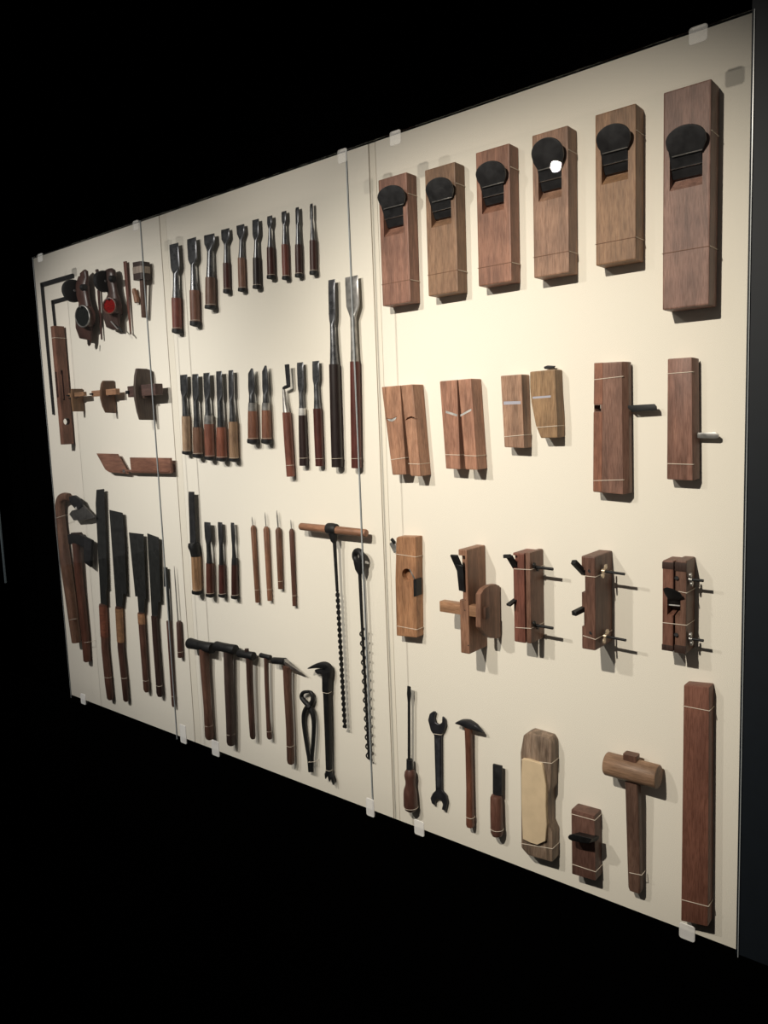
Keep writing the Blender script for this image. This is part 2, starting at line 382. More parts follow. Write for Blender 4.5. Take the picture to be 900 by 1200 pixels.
# ================================================================== block planes, upper row
def iron_plane(f, quad, head, mouth, D, hexcol, label, wires, group='block planes in the upper row', pin=0.5):
    """quad: TL,TR,BR,BL of the front face; head: xl,xr,ytop,ybottom at left and right; mouth: xl,xr,ytop,ybottom (left, right)"""
    tl, tr, br, bl = [f(*q, D) for q in quad]
    xl, xr = (tl.x + bl.x) / 2, (tr.x + br.x) / 2
    zt, zb = (tl.z + tr.z) / 2, (bl.z + br.z) / 2
    t = thing('block_plane', label, 'hand plane', ((xl + xr) / 2, 0, zb), group)
    wm = wood(hexcol)
    body = link('body', box(xl, xr, -D, 0, zb, zt, 0.0028), wm, t)
    mx0, mx1 = f(mouth[0], (mouth[2] + mouth[3]) / 2, D).x, f(mouth[1], (mouth[2] + mouth[3]) / 2, D).x
    zmt = f((mouth[0] + mouth[1]) / 2, mouth[2], D).z; zmb = f((mouth[0] + mouth[1]) / 2, mouth[3], D).z
    zm = zmb + (zmt - zmb) * 0.34; ym = -D + 0.021
    zmt2 = max(zmt, zm + 0.021 * 1.15)
    prof = [(-D - 0.002, zmb - 0.002), (ym, zm - 0.001), (ym, zm + 0.002), (-D - 0.002, zmt2 + 0.002)]
    carve(body, prism([(mx0, y, z) for y, z in prof], (mx1 - mx0, 0, 0)))
    # iron lying on the sloping bed, its head standing out of the body
    p0 = Vector(((mx0 + mx1) / 2, ym, zm)); dirv = Vector((0, -0.021, zmt2 - zm)).normalized(); nrm = Vector((1, 0, 0)).cross(dirv)
    if nrm.y > 0: nrm = -nrm
    def on(px, py, off): return TP(*f.p(px, py), p0 + nrm * off, nrm)
    hl, hr, ht, hb = head
    top = on((hl + hr) / 2, ht, 0.004); bot = on((hl + hr) / 2, hb, 0.004)
    cx = (on(hl, (ht + hb) / 2, 0.004).x + on(hr, (ht + hb) / 2, 0.004).x) / 2
    hw = (on(hr, (ht + hb) / 2, 0.004).x - on(hl, (ht + hb) / 2, 0.004).x) / 2
    H = (top - bot).length
    def P(a, s, off): return bot + dirv * s - Vector((bot.x - cx, 0, 0)) + Vector((a, 0, 0)) + nrm * off
    pts = [P(-hw * 0.78, 0, 0), P(hw * 0.78, 0, 0), P(hw * 0.98, H * 0.3, 0)]
    for i in range(0, 15):
        an = math.pi * i / 14
        pts.append(P(hw * math.cos(an), H * 0.52 + H * 0.48 * math.sin(an), 0))
    pts.append(P(-hw * 0.98, H * 0.3, 0))
    link('chip_breaker', prism([p + nrm * 0.003 for p in pts], -nrm * 0.006, 0.0018, 2), metal('343436', 0.42, 0.35), t)
    Ld = (bot - p0).dot(dirv)
    iw = (mx1 - mx0) / 2 - 0.0006; cxm = (mx0 + mx1) / 2
    def Q_(a, s, off): return Vector((cxm + a, 0, 0)) + Vector((0, p0.y, p0.z)) + dirv * s + nrm * off
    link('iron', prism([Q_(-iw, 0.004, 0.002), Q_(iw, 0.004, 0.002), Q_(iw, Ld + H * 0.55, 0.002), Q_(-iw, Ld + H * 0.55, 0.002)], nrm * 0.003, 0.0008, 1), IRON, t)
    link('blade_edge', prism([Q_(-iw, Ld * 0.5, 0.0051), Q_(iw, Ld * 0.5, 0.0051), Q_(iw, Ld * 0.54, 0.0075), Q_(-iw, Ld * 0.54, 0.0075)], nrm * 0.0010), BRIGHT, t)
    link('head_edge_highlight', bar(P(-hw * .76, .0008, .0035), P(hw * .76, .0008, .0035), nrm, .0008, .0009), STEEL, t)  # bright strip paints a highlight along the head's lower edge
    for (y0, y1, fr) in wires:
        a, b = f(quad[0][0], y0, D), f(quad[1][0], y1, D)
        z = (a.z + b.z) / 2
        if fr: pts = [Vector((xl - .0006, 0, z)), Vector((xl - .0006, -D - .0004, z)), Vector((xr + .0006, -D - .0004, z)), Vector((xr + .0006, 0, z))]
        else: pts = [Vector((xr + .0006, -D + .003, z)), Vector((xr + .0006, 0, z))]
        link('tie_thread', tube(pts, 0.00055 if fr else 0.0008, 5), TIE if not fr else plain('dark_thread', '7a5a48'), t)
        if fr: link('tie_thread', tube([Vector((xr + .0008, -D + .002, z)), Vector((xr + .0008, 0, z))], 0.0008, 5), TIE, t)
    return t
iron_plane(P1, [(83, 275), (235, 230), (248, 918), (103, 940)], (78, 226, 308, 418), (110, 215, 418, 565), 0.040, '8f6552',
           'reddish brown block plane next to the panel seam, smallest in the upper row', [(829, 803, True), (370, 357, False)])
iron_plane(P1, [(330, 222), (492, 175), (497, 865), (343, 887)], (331, 480, 266, 382), (360, 467, 382, 515), 0.040, '8c6a4d',
           'grey-tan block plane second from the panel seam in the upper row', [(778, 752, True), (318, 303, False)])
iron_plane(P1, [(596, 132), (772, 78), (785, 805), (610, 838)], (595, 757, 178, 303), (628, 745, 303, 442), 0.040, '93664f',
           'red-brown block plane third from the panel seam in the upper row', [(746, 706, True), (240, 215, False)])
iron_plane(P2, [(45, 255), (178, 212), (182, 770), (48, 790)], (40, 163, 262, 377), (67, 155, 375, 494), 0.042, '9a755c',
           'tan block plane whose black iron shows a round lamp glint', [(715, 688, True), (330, 318, False)])
iron_plane(P2, [(280, 178), (432, 130), (435, 722), (284, 742)], (283, 416, 210, 312), (305, 405, 312, 428), 0.042, '96714f',
           'light tan block plane beside the largest plane', [(664, 636, True), (262, 246, False)])
iron_plane(P2, [(541, 90), (718, 40), (710, 892), (531, 910)], (545, 701, 212, 322), (562, 685, 320, 450), 0.050, '866457',
           'largest block plane, grey-brown with a long body', [(698, 668, True), (262, 248, False)])

# ================================================================== planes shown sole outward, middle row
def quadbody(name, label, cat, f, quad, D, hexcol, group=None, bev=0.0025, pname='body', **kw):
    pts = [f(*q, D) for q in quad]
    zb = min(p.z for p in pts); cx = sum(p.x for p in pts) / len(pts)
    t = thing(name, label, cat, (cx, 0, zb), group)
    b = link(pname, prism(pts, (0, D, 0), bev), wood(hexcol, **kw), t)
    return t, b
def slit(t, body, f, pts, D, depth=0.008, blade=None, mat=None):
    carve(body, prism([f(*p, D) + Vector((0, -0.002, 0)) for p in pts], (0, depth + 0.002, 0)))
    bp = blade or pts
    link('blade', prism([f(*p, D) + Vector((0, 0.0002, 0)) for p in bp], (0, depth - 0.002, 0)), mat or BRIGHT, t)
gm = 'moulding planes hung sole outward'
t, b = quadbody('moulding_plane', 'narrow wooden plane with a smile-shaped mouth, beside the panel seam', 'hand plane', P3, [(45, 163), (126, 156), (153, 548), (93, 550)], 0.040, 'a87a5c', gm)
slit(t, b, P3, [(62, 296), (75, 303), (92, 303), (112, 292), (108, 306), (92, 316), (76, 314)], 0.040, blade=[(70, 304), (88, 306), (110, 296), (106, 307), (92, 315), (78, 313)])
tie(t, P3, 84, 483, 148, 474, 0.040)
t, b = quadbody('moulding_plane', 'narrow wooden plane with a frown-shaped mouth, leaning against its smiling partner', 'hand plane', P3, [(130, 156), (182, 151), (217, 556), (173, 554)], 0.045, 'ae8062', gm)
slit(t, b, P3, [(148, 312), (158, 298), (175, 291), (190, 297), (203, 310), (188, 304), (174, 300), (160, 306)], 0.045, blade=[(150, 314), (160, 306), (174, 300), (186, 304), (180, 309), (162, 314)])
tie(t, P3, 164, 500, 211, 502, 0.045)
t, b = quadbody('moulding_plane', 'slim red-brown plane with a mouth slanting down towards its twin', 'hand plane', P3, [(300, 138), (376, 131), (391, 526), (328, 522)], 0.042, 'a5755c', gm)
slit(t, b, P3, [(327, 267), (378, 283), (378, 293), (327, 277)], 0.042)
tie(t, P3, 322, 460, 387, 462, 0.042)
t, b = quadbody('moulding_plane', 'slim red-brown plane with a mouth slanting up away from its twin', 'hand plane', P3, [(381, 131), (438, 126), (466, 528), (414, 526)], 0.045, 'a8785e', gm)
slit(t, b, P3, [(392, 284), (440, 258), (440, 268), (392, 293)], 0.045)
tie(t, P3, 409, 464, 461, 466, 0.045)
t, b = quadbody('sole_plane', 'straight-sided tan plane with a pale slot across its sole', 'hand plane', P3, [(568, 114), (660, 107), (672, 432), (585, 428)], 0.036, 'a07c62', gm)
slit(t, b, P3, [(582, 227), (657, 225), (657, 238), (582, 241)], 0.036, mat=plain('bluish_steel', 'a9a8b4', 0.35))
tie(t, P3, 581, 382, 670, 374, 0.036)
t, b = quadbody('boat_plane', 'olive-brown plane with boat-shaped tapering lower end', 'hand plane', P3,
                [(697, 96), (806, 85), (810, 180), (818, 300), (818, 386), (745, 388), (722, 330), (703, 230), (697, 165)], 0.036, '967650', gm)
slit(t, b, P3, [(709, 206), (789, 200), (789, 209), (709, 215)], 0.036, mat=plain('bluish_steel', 'a9a8b4', 0.35))
tie(t, P3, 722, 341, 816, 334, 0.036)
link('iron', prism([P3(760, 84, .014), P3(800, 81, .014), P3(806, 70, .014), P3(775, 68, .014), P3(758, 74, .014)], (0, .006, 0), .001), IRON, t)

t, b = quadbody('rabbet_plane', 'two-tone brown rabbet plane with a black blade sticking out sideways', 'hand plane', P4,
                [(107, 104), (240, 97), (246, 735), (102, 722)], 0.034, '866150')
carve(b, prism([P4(100, 306, .04), P4(134, 306, .04), P4(134, 336, .04), P4(112, 336, .04), P4(100, 322, .04)], (0, .05, 0)))
link('side_strip', prism([P4(107, 104, .0348), P4(148, 102, .0348), P4(147, 302, .0348), P4(105, 302, .0348)], (0, .006, 0), .0006, 1), wood('935f45'), t)
link('side_strip', prism([P4(104, 340, .0348), P4(146, 340, .0348), P4(143, 722, .0348), P4(102, 720, .0348)], (0, .006, 0), .0006, 1), wood('935f45'), t)
link('chamfer_strip', prism([P4(240, 97, .033), P4(272, 98, .020), P4(278, 728, .020), P4(246, 735, .033)], (0, .014, 0), .001), wood('7a5848'), t)
link('blade', prism([P4(255, 308, .022), P4(395, 300, .022), P4(405, 312, .022), P4(408, 330, .022), P4(290, 338, .022)], (0, .004, 0), .001), BLACKIRON, t)
tie(t, P4, 107, 184, 243, 168, 0.034); tie(t, P4, 103, 668, 246, 664, 0.034)
t, b = quadbody('rabbet_plane', 'slender red-brown rabbet plane with a short steel blade sticking out sideways', 'hand plane', P4,
                [(459, 84), (575, 76), (580, 668), (455, 662)], 0.032, '8a6252')
link('chamfer_strip', prism([P4(575, 76, .031), P4(600, 82, .018), P4(604, 660, .018), P4(580, 668, .031)], (0, .012, 0), .001), wood('7c584a'), t)
link('blade', prism([P4(592, 455, .018), P4(604, 438, .018), P4(690, 436, .018), P4(704, 448, .018), P4(703, 460, .018), P4(692, 466, .018), P4(600, 464, .018)], (0, .004, 0), .001), STEEL, t)
tie(t, P4, 458, 155, 578, 146, 0.032); tie(t, P4, 455, 586, 580, 590, 0.032)

# ================================================================== joinery planes, third row
# side rabbet plane with round escapement
t, b = quadbody('rabbet_plane', 'orange-brown plane with a round shaving hole in its side', 'hand plane', R1,
                [(165, 88), (185, 76), (358, 80), (372, 1092), (168, 1072), (155, 500)], 0.030, 'aa7a52')
hc = R1(275, 460, 0.03)
carve(b, tube([hc + Vector((0, -.004, 0)), hc + Vector((0, .016, 0))], 0.0165, 20),
      prism([R1(340, 505, .032), R1(420, 488, .032), R1(424, 665, .032), R1(340, 682, .032)], (0, .012, 0)))
link('mouth_plate', prism([R1(338, 510, .0306), R1(366.5, 500, .0306), R1(369, 672, .0306), R1(340, 682, .0306)], (0, .024, 0)), BLACKIRON, t)
link('blade', bar(R1(300, 400, .030), R1(352, 500, .030), (0, 1, 0), .002, .0016), STEEL, t)
link('iron', bar(R1(170, 225, .016), R1(122, 130, .016), (1, 0, 0), .009, .0025), STEEL, t, label='grey steel iron')
link('iron_tip', bar(R1(150, 140, .02), R1(118, 98, .02), (1, 0, 0), .004, .003), BLACKIRON, t)
tie(t, R1, 158, 250, 361, 280, 0.030); tie(t, R1, 165, 972, 371, 1010, 0.030)

def standing_body(name, label, f, xl, xr, xback, yt, yb, hexcol, side_col=None, D=None, bev=0.003):
    """narrow block standing out from the board: xl..xr front face, xback where its right face meets the board"""
    D = D or depth_of(f, xr, xback, (yt + yb) / 2)
    a, c = f(xl, yt, D), f(xr, yb, D); a2, c2 = f(xr, yt, D), f(xl, yb, D)
    x0, x1 = (a.x + c2.x) / 2, (a2.x + c.x) / 2
    z1, z0 = (a.z + a2.z) / 2, (c.z + c2.z) / 2
    t = thing(name, label, 'hand plane', ((x0 + x1) / 2, 0, z0))
    b = link('body', box(x0, x1, -D, 0, z0, z1, bev), wood(hexcol), t)
    return t, b, D, x0, x1, z0, z1
def wing(t, p, r=0.006, ang=0.6, mat=None):
    bm = tube([p + Vector((0, 0, 0)), p + Vector((0.007, 0, 0))], [r * 0.75, r * 0.6], 12)
    for s in (-1, 1):
        q = p + Vector((0.005, -math.sin(ang) * s * r * 1.7, math.cos(ang) * s * r * 1.7))
        bm = join(bm, tube([q + Vector((-0.0015, 0, 0)), q + Vector((0.0015, 0, 0))], r * 0.85, 12))
        bm = join(bm, bar(p + Vector((0.004, 0, 0)), q, (1, 0, 0), 0.0015, r * 0.4))
    link('wing_nut', bm, mat or BLACKIRON, t)

# plough plane with rounded fence
t, b, D, x0, x1, z0, z1 = standing_body('plough_plane', 'brown plough plane with a rounded fence board on a wooden beam', Z2, 236, 308, 468, 100, 958, '92694f', D=0.080)
carve(b, prism([(x0 - .01, -D - .01, Z2(270, 150, D).z), (x0 + .019, -D - .01, Z2(270, 150, D).z), (x0 + .019, -D - .01, Z2(270, 520, D).z), (x0 - .01, -D - .01, Z2(270, 520, D).z)], (0, .026, 0)))
link('iron', bar(Z2(258, 300, D - .01), Z2(190, 145, D + .018), (1, 0, 0), .010, .0025), BLACKIRON, t)
link('chip_breaker', bar(Z2(262, 440, D - .016), Z2(240, 225, D + .006), (1, 0, 0), .009, .003), IRON, t)
bc = TX(*Z2.p(305, 640), x1)
bl = Z2(92, 520, 0.052)
xf = Z2(410, 600, 0.052).x
fx = Z2(577, 620, 0.004).x
yb_ = TX(*Z2.p(240, 580), x0)
link('beam', box(Z2(90, 540, .067).x, fx - .002, -0.077, -0.056, Z2(160, 572, .067).z - .013, Z2(160, 572, .067).z + .013, .0015), wood('98704f', along='x'), t)
# fence: rounded board standing parallel to the body side
fpts = [(412, 470), (440, 425), (485, 395), (540, 385), (572, 400), (578, 820), (560, 835), (500, 832), (455, 805), (412, 745)]
fp = []
for a, c in fpts:
    q = Z2.tx(a, c, fx)
    if q.y > -0.004: q.y = -0.004
    fp.append(q)
link('fence', prism(fp, (-0.014, 0, 0), .002), wood('85604b'), t)
fcy = sum(p.y for p in fp) / len(fp); fcz = sum(p.z for p in fp) / len(fp)
cq = Z2.tx(450, 620, fx)
link('beam_wedge', box(fx - .003, fx + .006, cq.y - .009, cq.y + .009, cq.z - .014, cq.z + .014, .0012), wood('5f4132'), t)
for a, c in ((282, 600), (310, 892)):
    link('nail', tube([Z2(a, c, D + .0003), Z2(a, c, D - .003)], .0016, 8), BLACKIRON, t)

# two-bodied grooving plane with wing bolts
t, b, D, x0, x1, z0, z1 = standing_body('grooving_plane', 'split-bodied brown grooving plane with long black wing bolts', M, 258, 305, 432, 105, 985, '765443', D=0.062)
a0, a1 = M(136, 400, D).x, M(244, 400, D).x
lb = link('inner_body', box(a0, a1, -D, 0, M(190, 975, D).z, M(190, 108, D).z, .003), wood('7c4a3b'), t)
zc = M(190, 180, D).z
carve(lb, prism([(a0 - .01, -D - .01, M(150, 255, D).z), (a0 + .012, -D - .01, M(150, 255, D).z), (a0 + .012, -D + .02, M(150, 180, D).z), (a0 + .012, -D - .01, M(150, 120, D).z), (a0 - .01, -D - .01, M(150, 120, D).z)][:2] + [(a0 + .012, -D - .01, M(150, 130, D).z), (a0 - .01, -D - .01, M(150, 130, D).z)], (0, .02, 0)))
link('iron', bar(M(168, 258, D - .012), M(95, 135, D + .016), (1, 0, 0), .008, .003), BLACKIRON, t)
link('iron_head', bar(M(112, 138, D + .016), M(42, 140, D + .02), (0, 1, 0), .004, .004), BLACKIRON, t)
link('side_iron', bar(M(160, 560, D - .004), M(88, 615, D + .02), (1, 0, 0), .006, .0025), BLACKIRON, t)
for cy, ey in ((242, 255), (805, 830)):
    p = M.tx(338, cy, x1); 
    link('bolt', tube([p, Vector((M(522, ey, -p.y).x, p.y, p.z - .001))], .0033, 10), BLACKIRON, t)
    wing(t, p, .006, 0.9)
tie(t, M, 140, 262, 305, 270, D); tie(t, M, 160, 830, 305, 840, D)
# rabbet plane with paired irons
t, b, D, x0, x1, z0, z1 = standing_body('rabbet_plane', 'dark brown deep-bodied plane with two black irons and brass wing nuts', NN, 136, 268, 472, 100, 1005, '6f4d3e', D=0.088)
carve(b, box(x0 - .01, x0 + .009, -D - .01, -D + .018, NN(150, 450, D).z, NN(150, 230, D).z),
      box(x0 - .01, x0 + .007, -D - .01, -D + .012, NN(150, 780, D).z, NN(150, 590, D).z))
link('iron', bar(NN(172, 270, D - .012), NN(58, 150, D + .022), (1, 0, 0), .006, .005), BLACKIRON, t)
link('iron', bar(NN(172, 600, D - .012), NN(60, 655, D + .024), (1, 0, 0), .006, .005), BLACKIRON, t)
for a, c, e, g in ((330, 240, 470, 265), (345, 870, 480, 900)):
    p = NN.tx(a, c, x1)
    wing(t, p + Vector((.001, 0, 0)), .0065, -0.75, BRASS)
    link('bolt', tube([p - Vector((.004, 0, 0)), p + Vector((.050, 0, -.002))], .0028, 10), BLACKIRON, t)
for a, c in ((215, 240), (228, 840)):
    link('inset_nut', tube([NN(a, c, D + .0004), NN(a, c, D - .003)], .0038, 10), BLACKIRON, t)
tie(t, NN, 140, 285, 268, 300, D); tie(t, NN, 152, 868, 270, 905, D)
# split plane with round iron
t, b, D, x0, x1, z0, z1 = standing_body('grooving_plane', 'short split-bodied plane with a rounded black iron between two wing bolts', Q, 222, 335, 428, 100, 1035, '705040', D=0.054)
a0, a1 = Q(95, 500, D).x, Q(205, 500, D).x
lb = link('inner_body', box(a0, a1, -D, 0, Q(150, 1012, D).z, Q(150, 105, D).z, .0025), wood('7a5140'), t)
mz0, mz1 = Q(210, 660, D).z, Q(210, 480, D).z
for bb in (b, lb):
    zm = mz0 + (mz1 - mz0) * .3
    carve(bb, prism([(Q(145, 560, D).x, y, z) for y, z in ((-D - .002, mz0), (-.012, zm), (-.012, zm + .002), (-D - .002, mz1 + .006))], (Q(278, 560, D).x - Q(145, 560, D).x, 0, 0)))
link('iron', prism([Q(100, 385, D + .02), Q(140, 370, D + .022), Q(200, 385, D + .02), Q(270, 425, D + .016), Q(295, 460, D + .012), Q(270, 495, D + .004), Q(150, 488, D + .004), Q(115, 430, D + .012)], (0, .004, -.001), .001), BLACKIRON, t)
link('chip_breaker', prism([Q(148, 488, D + .002), Q(272, 494, D + .002), Q(275, 590, D - .022), Q(155, 590, D - .022)], (0, .004, 0), .0006, 1), IRON, t)
link('blade_edge', bar(Q(150, 545, D - .008), Q(274, 556, D - .008), (0, 0, 1), .0012, .001), BRIGHT, t)
for (y0, y1) in ((118, 186), (950, 1008)):
    link('end_band', box(a0 - .0004, a1 + .0004, -D - .0008, -D + .003, Q(150, y1, D).z, Q(150, y0, D).z, .0004), wood('3f2d26'), t)
    link('end_band', box(x0 - .0004, x1 + .0004, -D - .0008, -D + .003, Q(280, y1 + 25, D).z, Q(280, y0 + 5, D).z, .0004), wood('3f2d26'), t)
for a, c in ((240, 278), (235, 848)):
    link('inset_nut', tube([Q(a, c, D + .004), Q(a, c, D - .002)], [.0035, .005], 8), IRON, t)
for cy in (290, 885):
    p = Q.tx(360, cy, x1)
    wing(t, p, .006, 0.4, STEEL)
    link('bolt', tube([p, Vector((Q(510, cy, -p.y).x, p.y, p.z))], .0028, 10), BLACKIRON, t)
tie(t, Q, 260, 412, 338, 428, D); tie(t, Q, 100, 725, 338, 752, D)

# ================================================================== bottom row of the plane board
t = thing('screwdriver', 'long black screwdriver with a turned brown wooden handle', 'screwdriver', P7(165, 660))
link('shaft', loft([F(P7, 147, 161, 95, .0212, .0012), F(P7, 146, 162, 130, .0212, .0022), R(P7, 148, 160, 170, .0212), R(P7, 148, 160, 432, .0212)], 12), BLACKIRON, t)
link('ferrule', loft([R(P7, 143, 170, 430, .0212), R(P7, 143, 172, 478, .0212)]), IRON, t)
link('handle', loft([R(P7, a, c, y, .0212) for a, c, y in ((144, 173, 474), (136, 182, 488), (134, 184, 505), (139, 181, 530), (139, 182, 548), (132, 187, 572), (131, 189, 590), (132, 192, 640), (138, 188, 658), (150, 178, 668))]), wood('5f3f36', .35), t)
tie_ring(t, R(P7, 132, 192, 645, .0212))
t = thing('wrench', 'double open-ended black spanner next to the screwdriver', 'wrench', P7(290, 668))
wp = [(240, 250), (247, 222), (262, 211), (273, 214), (267, 238), (273, 262), (289, 272), (304, 262), (305, 234), (316, 245), (320, 275), (312, 298), (300, 316), (302, 572), (320, 592), (328, 625), (318, 668), (303, 660), (308, 638), (300, 617), (284, 610), (272, 620), (270, 642), (257, 632), (251, 608), (262, 586), (275, 574), (268, 320), (252, 298)]
link('body', prism([P7(a, c, .012) for a, c in wp], (0, .007, 0), .0012, 1), metal('35353a', .45, .6), t)
link('spine', prism([P7(a, c, .0128) for a, c in ((276, 335), (295, 335), (296, 560), (281, 560))], (0, .003, 0), .0006, 1), metal('55565c', .4, .7), t)
tie(t, P7, 267, 313, 300, 318, .012)
t = thing('tack_hammer', 'slim hammer with a curved two-pointed head beside the spanner', 'hammer', P7(438, 738))
hp = smooth_path([P7(369, 264, .02), P7(400, 262, .02), P7(430, 268, .02), P7(462, 283, .02), P7(491, 304, .02)], 4)
link('head', loft([(p, h, max(.003, h * .9), 3) for p, h in zip(hp, lerp_list([.0015, .0085, .0115, .0085, .0015], 4))], 12), metal('3a3a3e', .4, .6), t)
link('handle', loft([R(P7, 411, 440, 285, .02, 1, 3), R(P7, 415, 442, 380, .018, 1, 3), R(P7, 419, 447, 560, .016, 1, 3), R(P7, 419, 451, 728, .016, 1, 3), R(P7, 422, 450, 738, .016, 1, 3)]), wood('7a4c38', .4), t)
tie_ring(t, R(P7, 420, 451, 692, .016, 1, 3))
t = thing('cold_chisel', 'stubby chisel with a dark square blade between hammer and sharpening block', 'chisel', P7(560, 800))
link('blade', prism([P7(a, c, .020) for a, c in ((537, 452), (578, 462), (578, 597), (545, 597), (537, 585))], (0, .006, 0), .0012), IRON, t)
link('handle', loft([R(P7, 534, 574, 595, .0195), R(P7, 529, 579, 606, .0195), R(P7, 529, 581, 680, .0195), R(P7, 531, 584, 765, .0195), R(P7, 538, 580, 778, .0195)]), wood('6a463a', .4), t)
tie_ring(t, R(P7, 530, 584, 745, .0195))
t, b = quadbody('sharpening_block', 'weathered wooden block holding a pale whetstone', 'whetstone', T,
                [(57, 190), (78, 70), (112, 50), (255, 92), (276, 130), (278, 190), (272, 440), (255, 485), (256, 690), (284, 755), (284, 965), (110, 915), (62, 862)], 0.036, '8c7865', bev=.005, contrast=0.9)
link('whetstone', prism([T(a, c, .044) for a, c in ((70, 236), (115, 242), (205, 272), (222, 330), (238, 430), (236, 560), (243, 700), (236, 815), (178, 842), (130, 828), (74, 800), (66, 600), (64, 360))], (0, .018, 0), .0012, 1), STONE, t)
tie(t, T, 60, 240, 277, 268, .036); tie(t, T, 62, 830, 283, 868, .036)
t, b = quadbody('scraper_plane', 'small dark brown plane with a curved black iron standing straight out', 'hand plane', T, [(415, 590), (580, 636), (588, 1096), (420, 1046)], 0.036, '6a4a3e', bev=.003)
ip = [T(a, c, .072) for a, c in ((392, 785), (402, 770), (425, 764), (500, 782), (560, 797), (552, 815), (535, 832), (470, 822), (420, 812), (398, 800))]
link('iron', prism(ip, (0, .042, -.014), .0008, 1), BLACKIRON, t)
tie(t, T, 414, 622, 581, 668, .036); tie(t, T, 419, 975, 587, 1030, .036)

t = thing('wooden_mallet', 'wooden mallet with a thick round head and square handle', 'mallet', P8(365, 915))
hd_ = 0.030
a, c = P8(243, 393, hd_), P8(452, 447, hd_); z = (a.z + c.z) / 2
hr = (P8(345, 378, hd_).z - P8(345, 468, hd_).z) / 2
link('head', tube([Vector((a.x - .0, -hd_, z)) , Vector((a.x + .002, -hd_, z)), Vector((c.x - .002, -hd_, z)), Vector((c.x, -hd_, z))], [hr * .94, hr, hr, hr * .94], 28), wood('957559', along='x'), t)
link('handle', loft([F(P8, 324, 372, 465, hd_, .011, 7), F(P8, 326, 376, 520, hd_ - .002, .011, 7), F(P8, 333, 381, 780, hd_ - .008, .010, 7), F(P8, 337, 384, 890, hd_ - .012, .010, 7), F(P8, 342, 380, 903, hd_ - .012, .009, 7)]), wood('6b5042'), t)
link('handle_tenon', loft([F(P8, 316, 369, 354, hd_, .011, 9), F(P8, 317, 370, 405, hd_, .011, 9)]), wood('664637'), t)
tie(t, P8, 335, 832, 383, 842, hd_ + .000, back=.012)
t, b = quadbody('wooden_beam', 'long straight reddish brown wooden beam at the edge of the board', 'beam', P8, [(552, 78), (655, 88), (650, 1050), (541, 1026)], 0.032, '7b4e3d', bev=.003, contrast=.3)
tie(t, P8, 551, 162, 655, 182, .032); tie(t, P8, 543, 940, 651, 968, .032)

# ================================================================== chisels
def chisel(f, blade, sh, neck, fer, end, hoop, col, label, group, name='chisel', ferrule=None, pointed=False, tiey=None, bmat=None, flare=None, dd=None):
    r = max(rad(f, fer[0], fer[1], fer[2]), rad(f, *end))
    d = dd or (r * 1.12 + .002)
    t = thing(name, label, 'chisel', f((end[0] + end[1]) / 2, hoop or end[2]), group)
    xl, xr, yt = blade; L_ = sh - yt
    st = []
    sx = (neck[0] + neck[1]) / 2 - (xl + xr) / 2
    if pointed:
        w = xr - xl
        st += [F(f, xl + w * .55, xl + w * .8, yt, d, .0008), F(f, xl + w * .1, xr - w * .05, yt + L_ * .25, d, .0028, 3.2)]
    else:
        w = xr - xl
        st += [F(f, xl, xr, yt, d - .0016, .0005), F(f, xl + sx * .05, xr + sx * .05, yt + L_ * .14, d - .0003, .0020, 3.6), F(f, xl + sx * .1, xr + sx * .1, yt + L_ * .2, d, .0030, 3.2)]
    st += [F(f, xl + sx * .8, xr + sx * .8, sh - L_ * .10, d, .0036, 3.2), F(f, (xl + neck[0]) / 2 + sx * .4, (xr + neck[1]) / 2 + sx * .4, sh + (neck[2] - sh) * .25, d, .0032, 4)]
    q = R(f, neck[0], neck[1], neck[2], d); st.append(q)
    yb = ferrule[0] if ferrule else fer[2]
    m1 = neck[2] + (fer[2] - neck[2]) * .5
    def lerp(y): 
        k = (y - neck[2]) / max(1, fer[2] - neck[2]); return neck[0] + (fer[0] + (fer[1] - fer[0]) * .08 - neck[0]) * k, neck[1] + (fer[1] - (fer[1] - fer[0]) * .08 - neck[1]) * k
    a, b = lerp(m1)
    if m1 < yb - 4: st.append(R(f, a + (b - a) * .04, b - (b - a) * .04, m1, d))
    a, b = lerp(yb); st.append(R(f, a, b, yb, d))
    link('blade', loft(st, 20, straight=True), bmat or BLADE, t)
    if ferrule:
        w = (fer[1] - fer[0]) * .04
        link('ferrule', loft([R(f, fer[0] + w, fer[1] - w, ferrule[0], d), R(f, fer[0], fer[1], ferrule[1], d)], 20), ferrule[2] if len(ferrule) > 2 else STEEL, t)
    wm = wood(col, .4)
    yh = end[2]
    mid = [(fer[0] + end[0]) / 2, (fer[1] + end[1]) / 2]
    k = (end[1] - end[0]) * .015
    link('handle', loft([R(f, fer[0], fer[1], fer[2], d), R(f, mid[0] - k, mid[1] + k, (fer[2] + end[2]) / 2, d), R(f, end[0], end[1], end[2], d)], 20), wm, t)
    if hoop:
        g = (end[1] - end[0]) * .06; dx = (hoop - end[2]) * .03; hh = hoop - end[2]
        link('hoop', loft([R(f, end[0] - g, end[1] + g, end[2] - hh * .1, d), R(f, end[0] - g * 1.4, end[1] + g * 1.4, end[2] + hh * .5, d), R(f, end[0] - g + dx, end[1] + g + dx, hoop - hh * .2, d), R(f, end[0] + 3 * g, end[1] - 3 * g, hoop, d)], 20), BLACKIRON, t)
        tie_ring(t, R(f, end[0], end[1], end[2] - hh * .25, d), .00055)
    if tiey:
        kk = (tiey - fer[2]) / (end[2] - fer[2])
        tie_ring(t, R(f, fer[0] + (end[0] - fer[0]) * kk, fer[1] + (end[1] - fer[1]) * kk, tiey, d), .00055)
    return t
g1 = 'graduated bench chisels in the upper row'
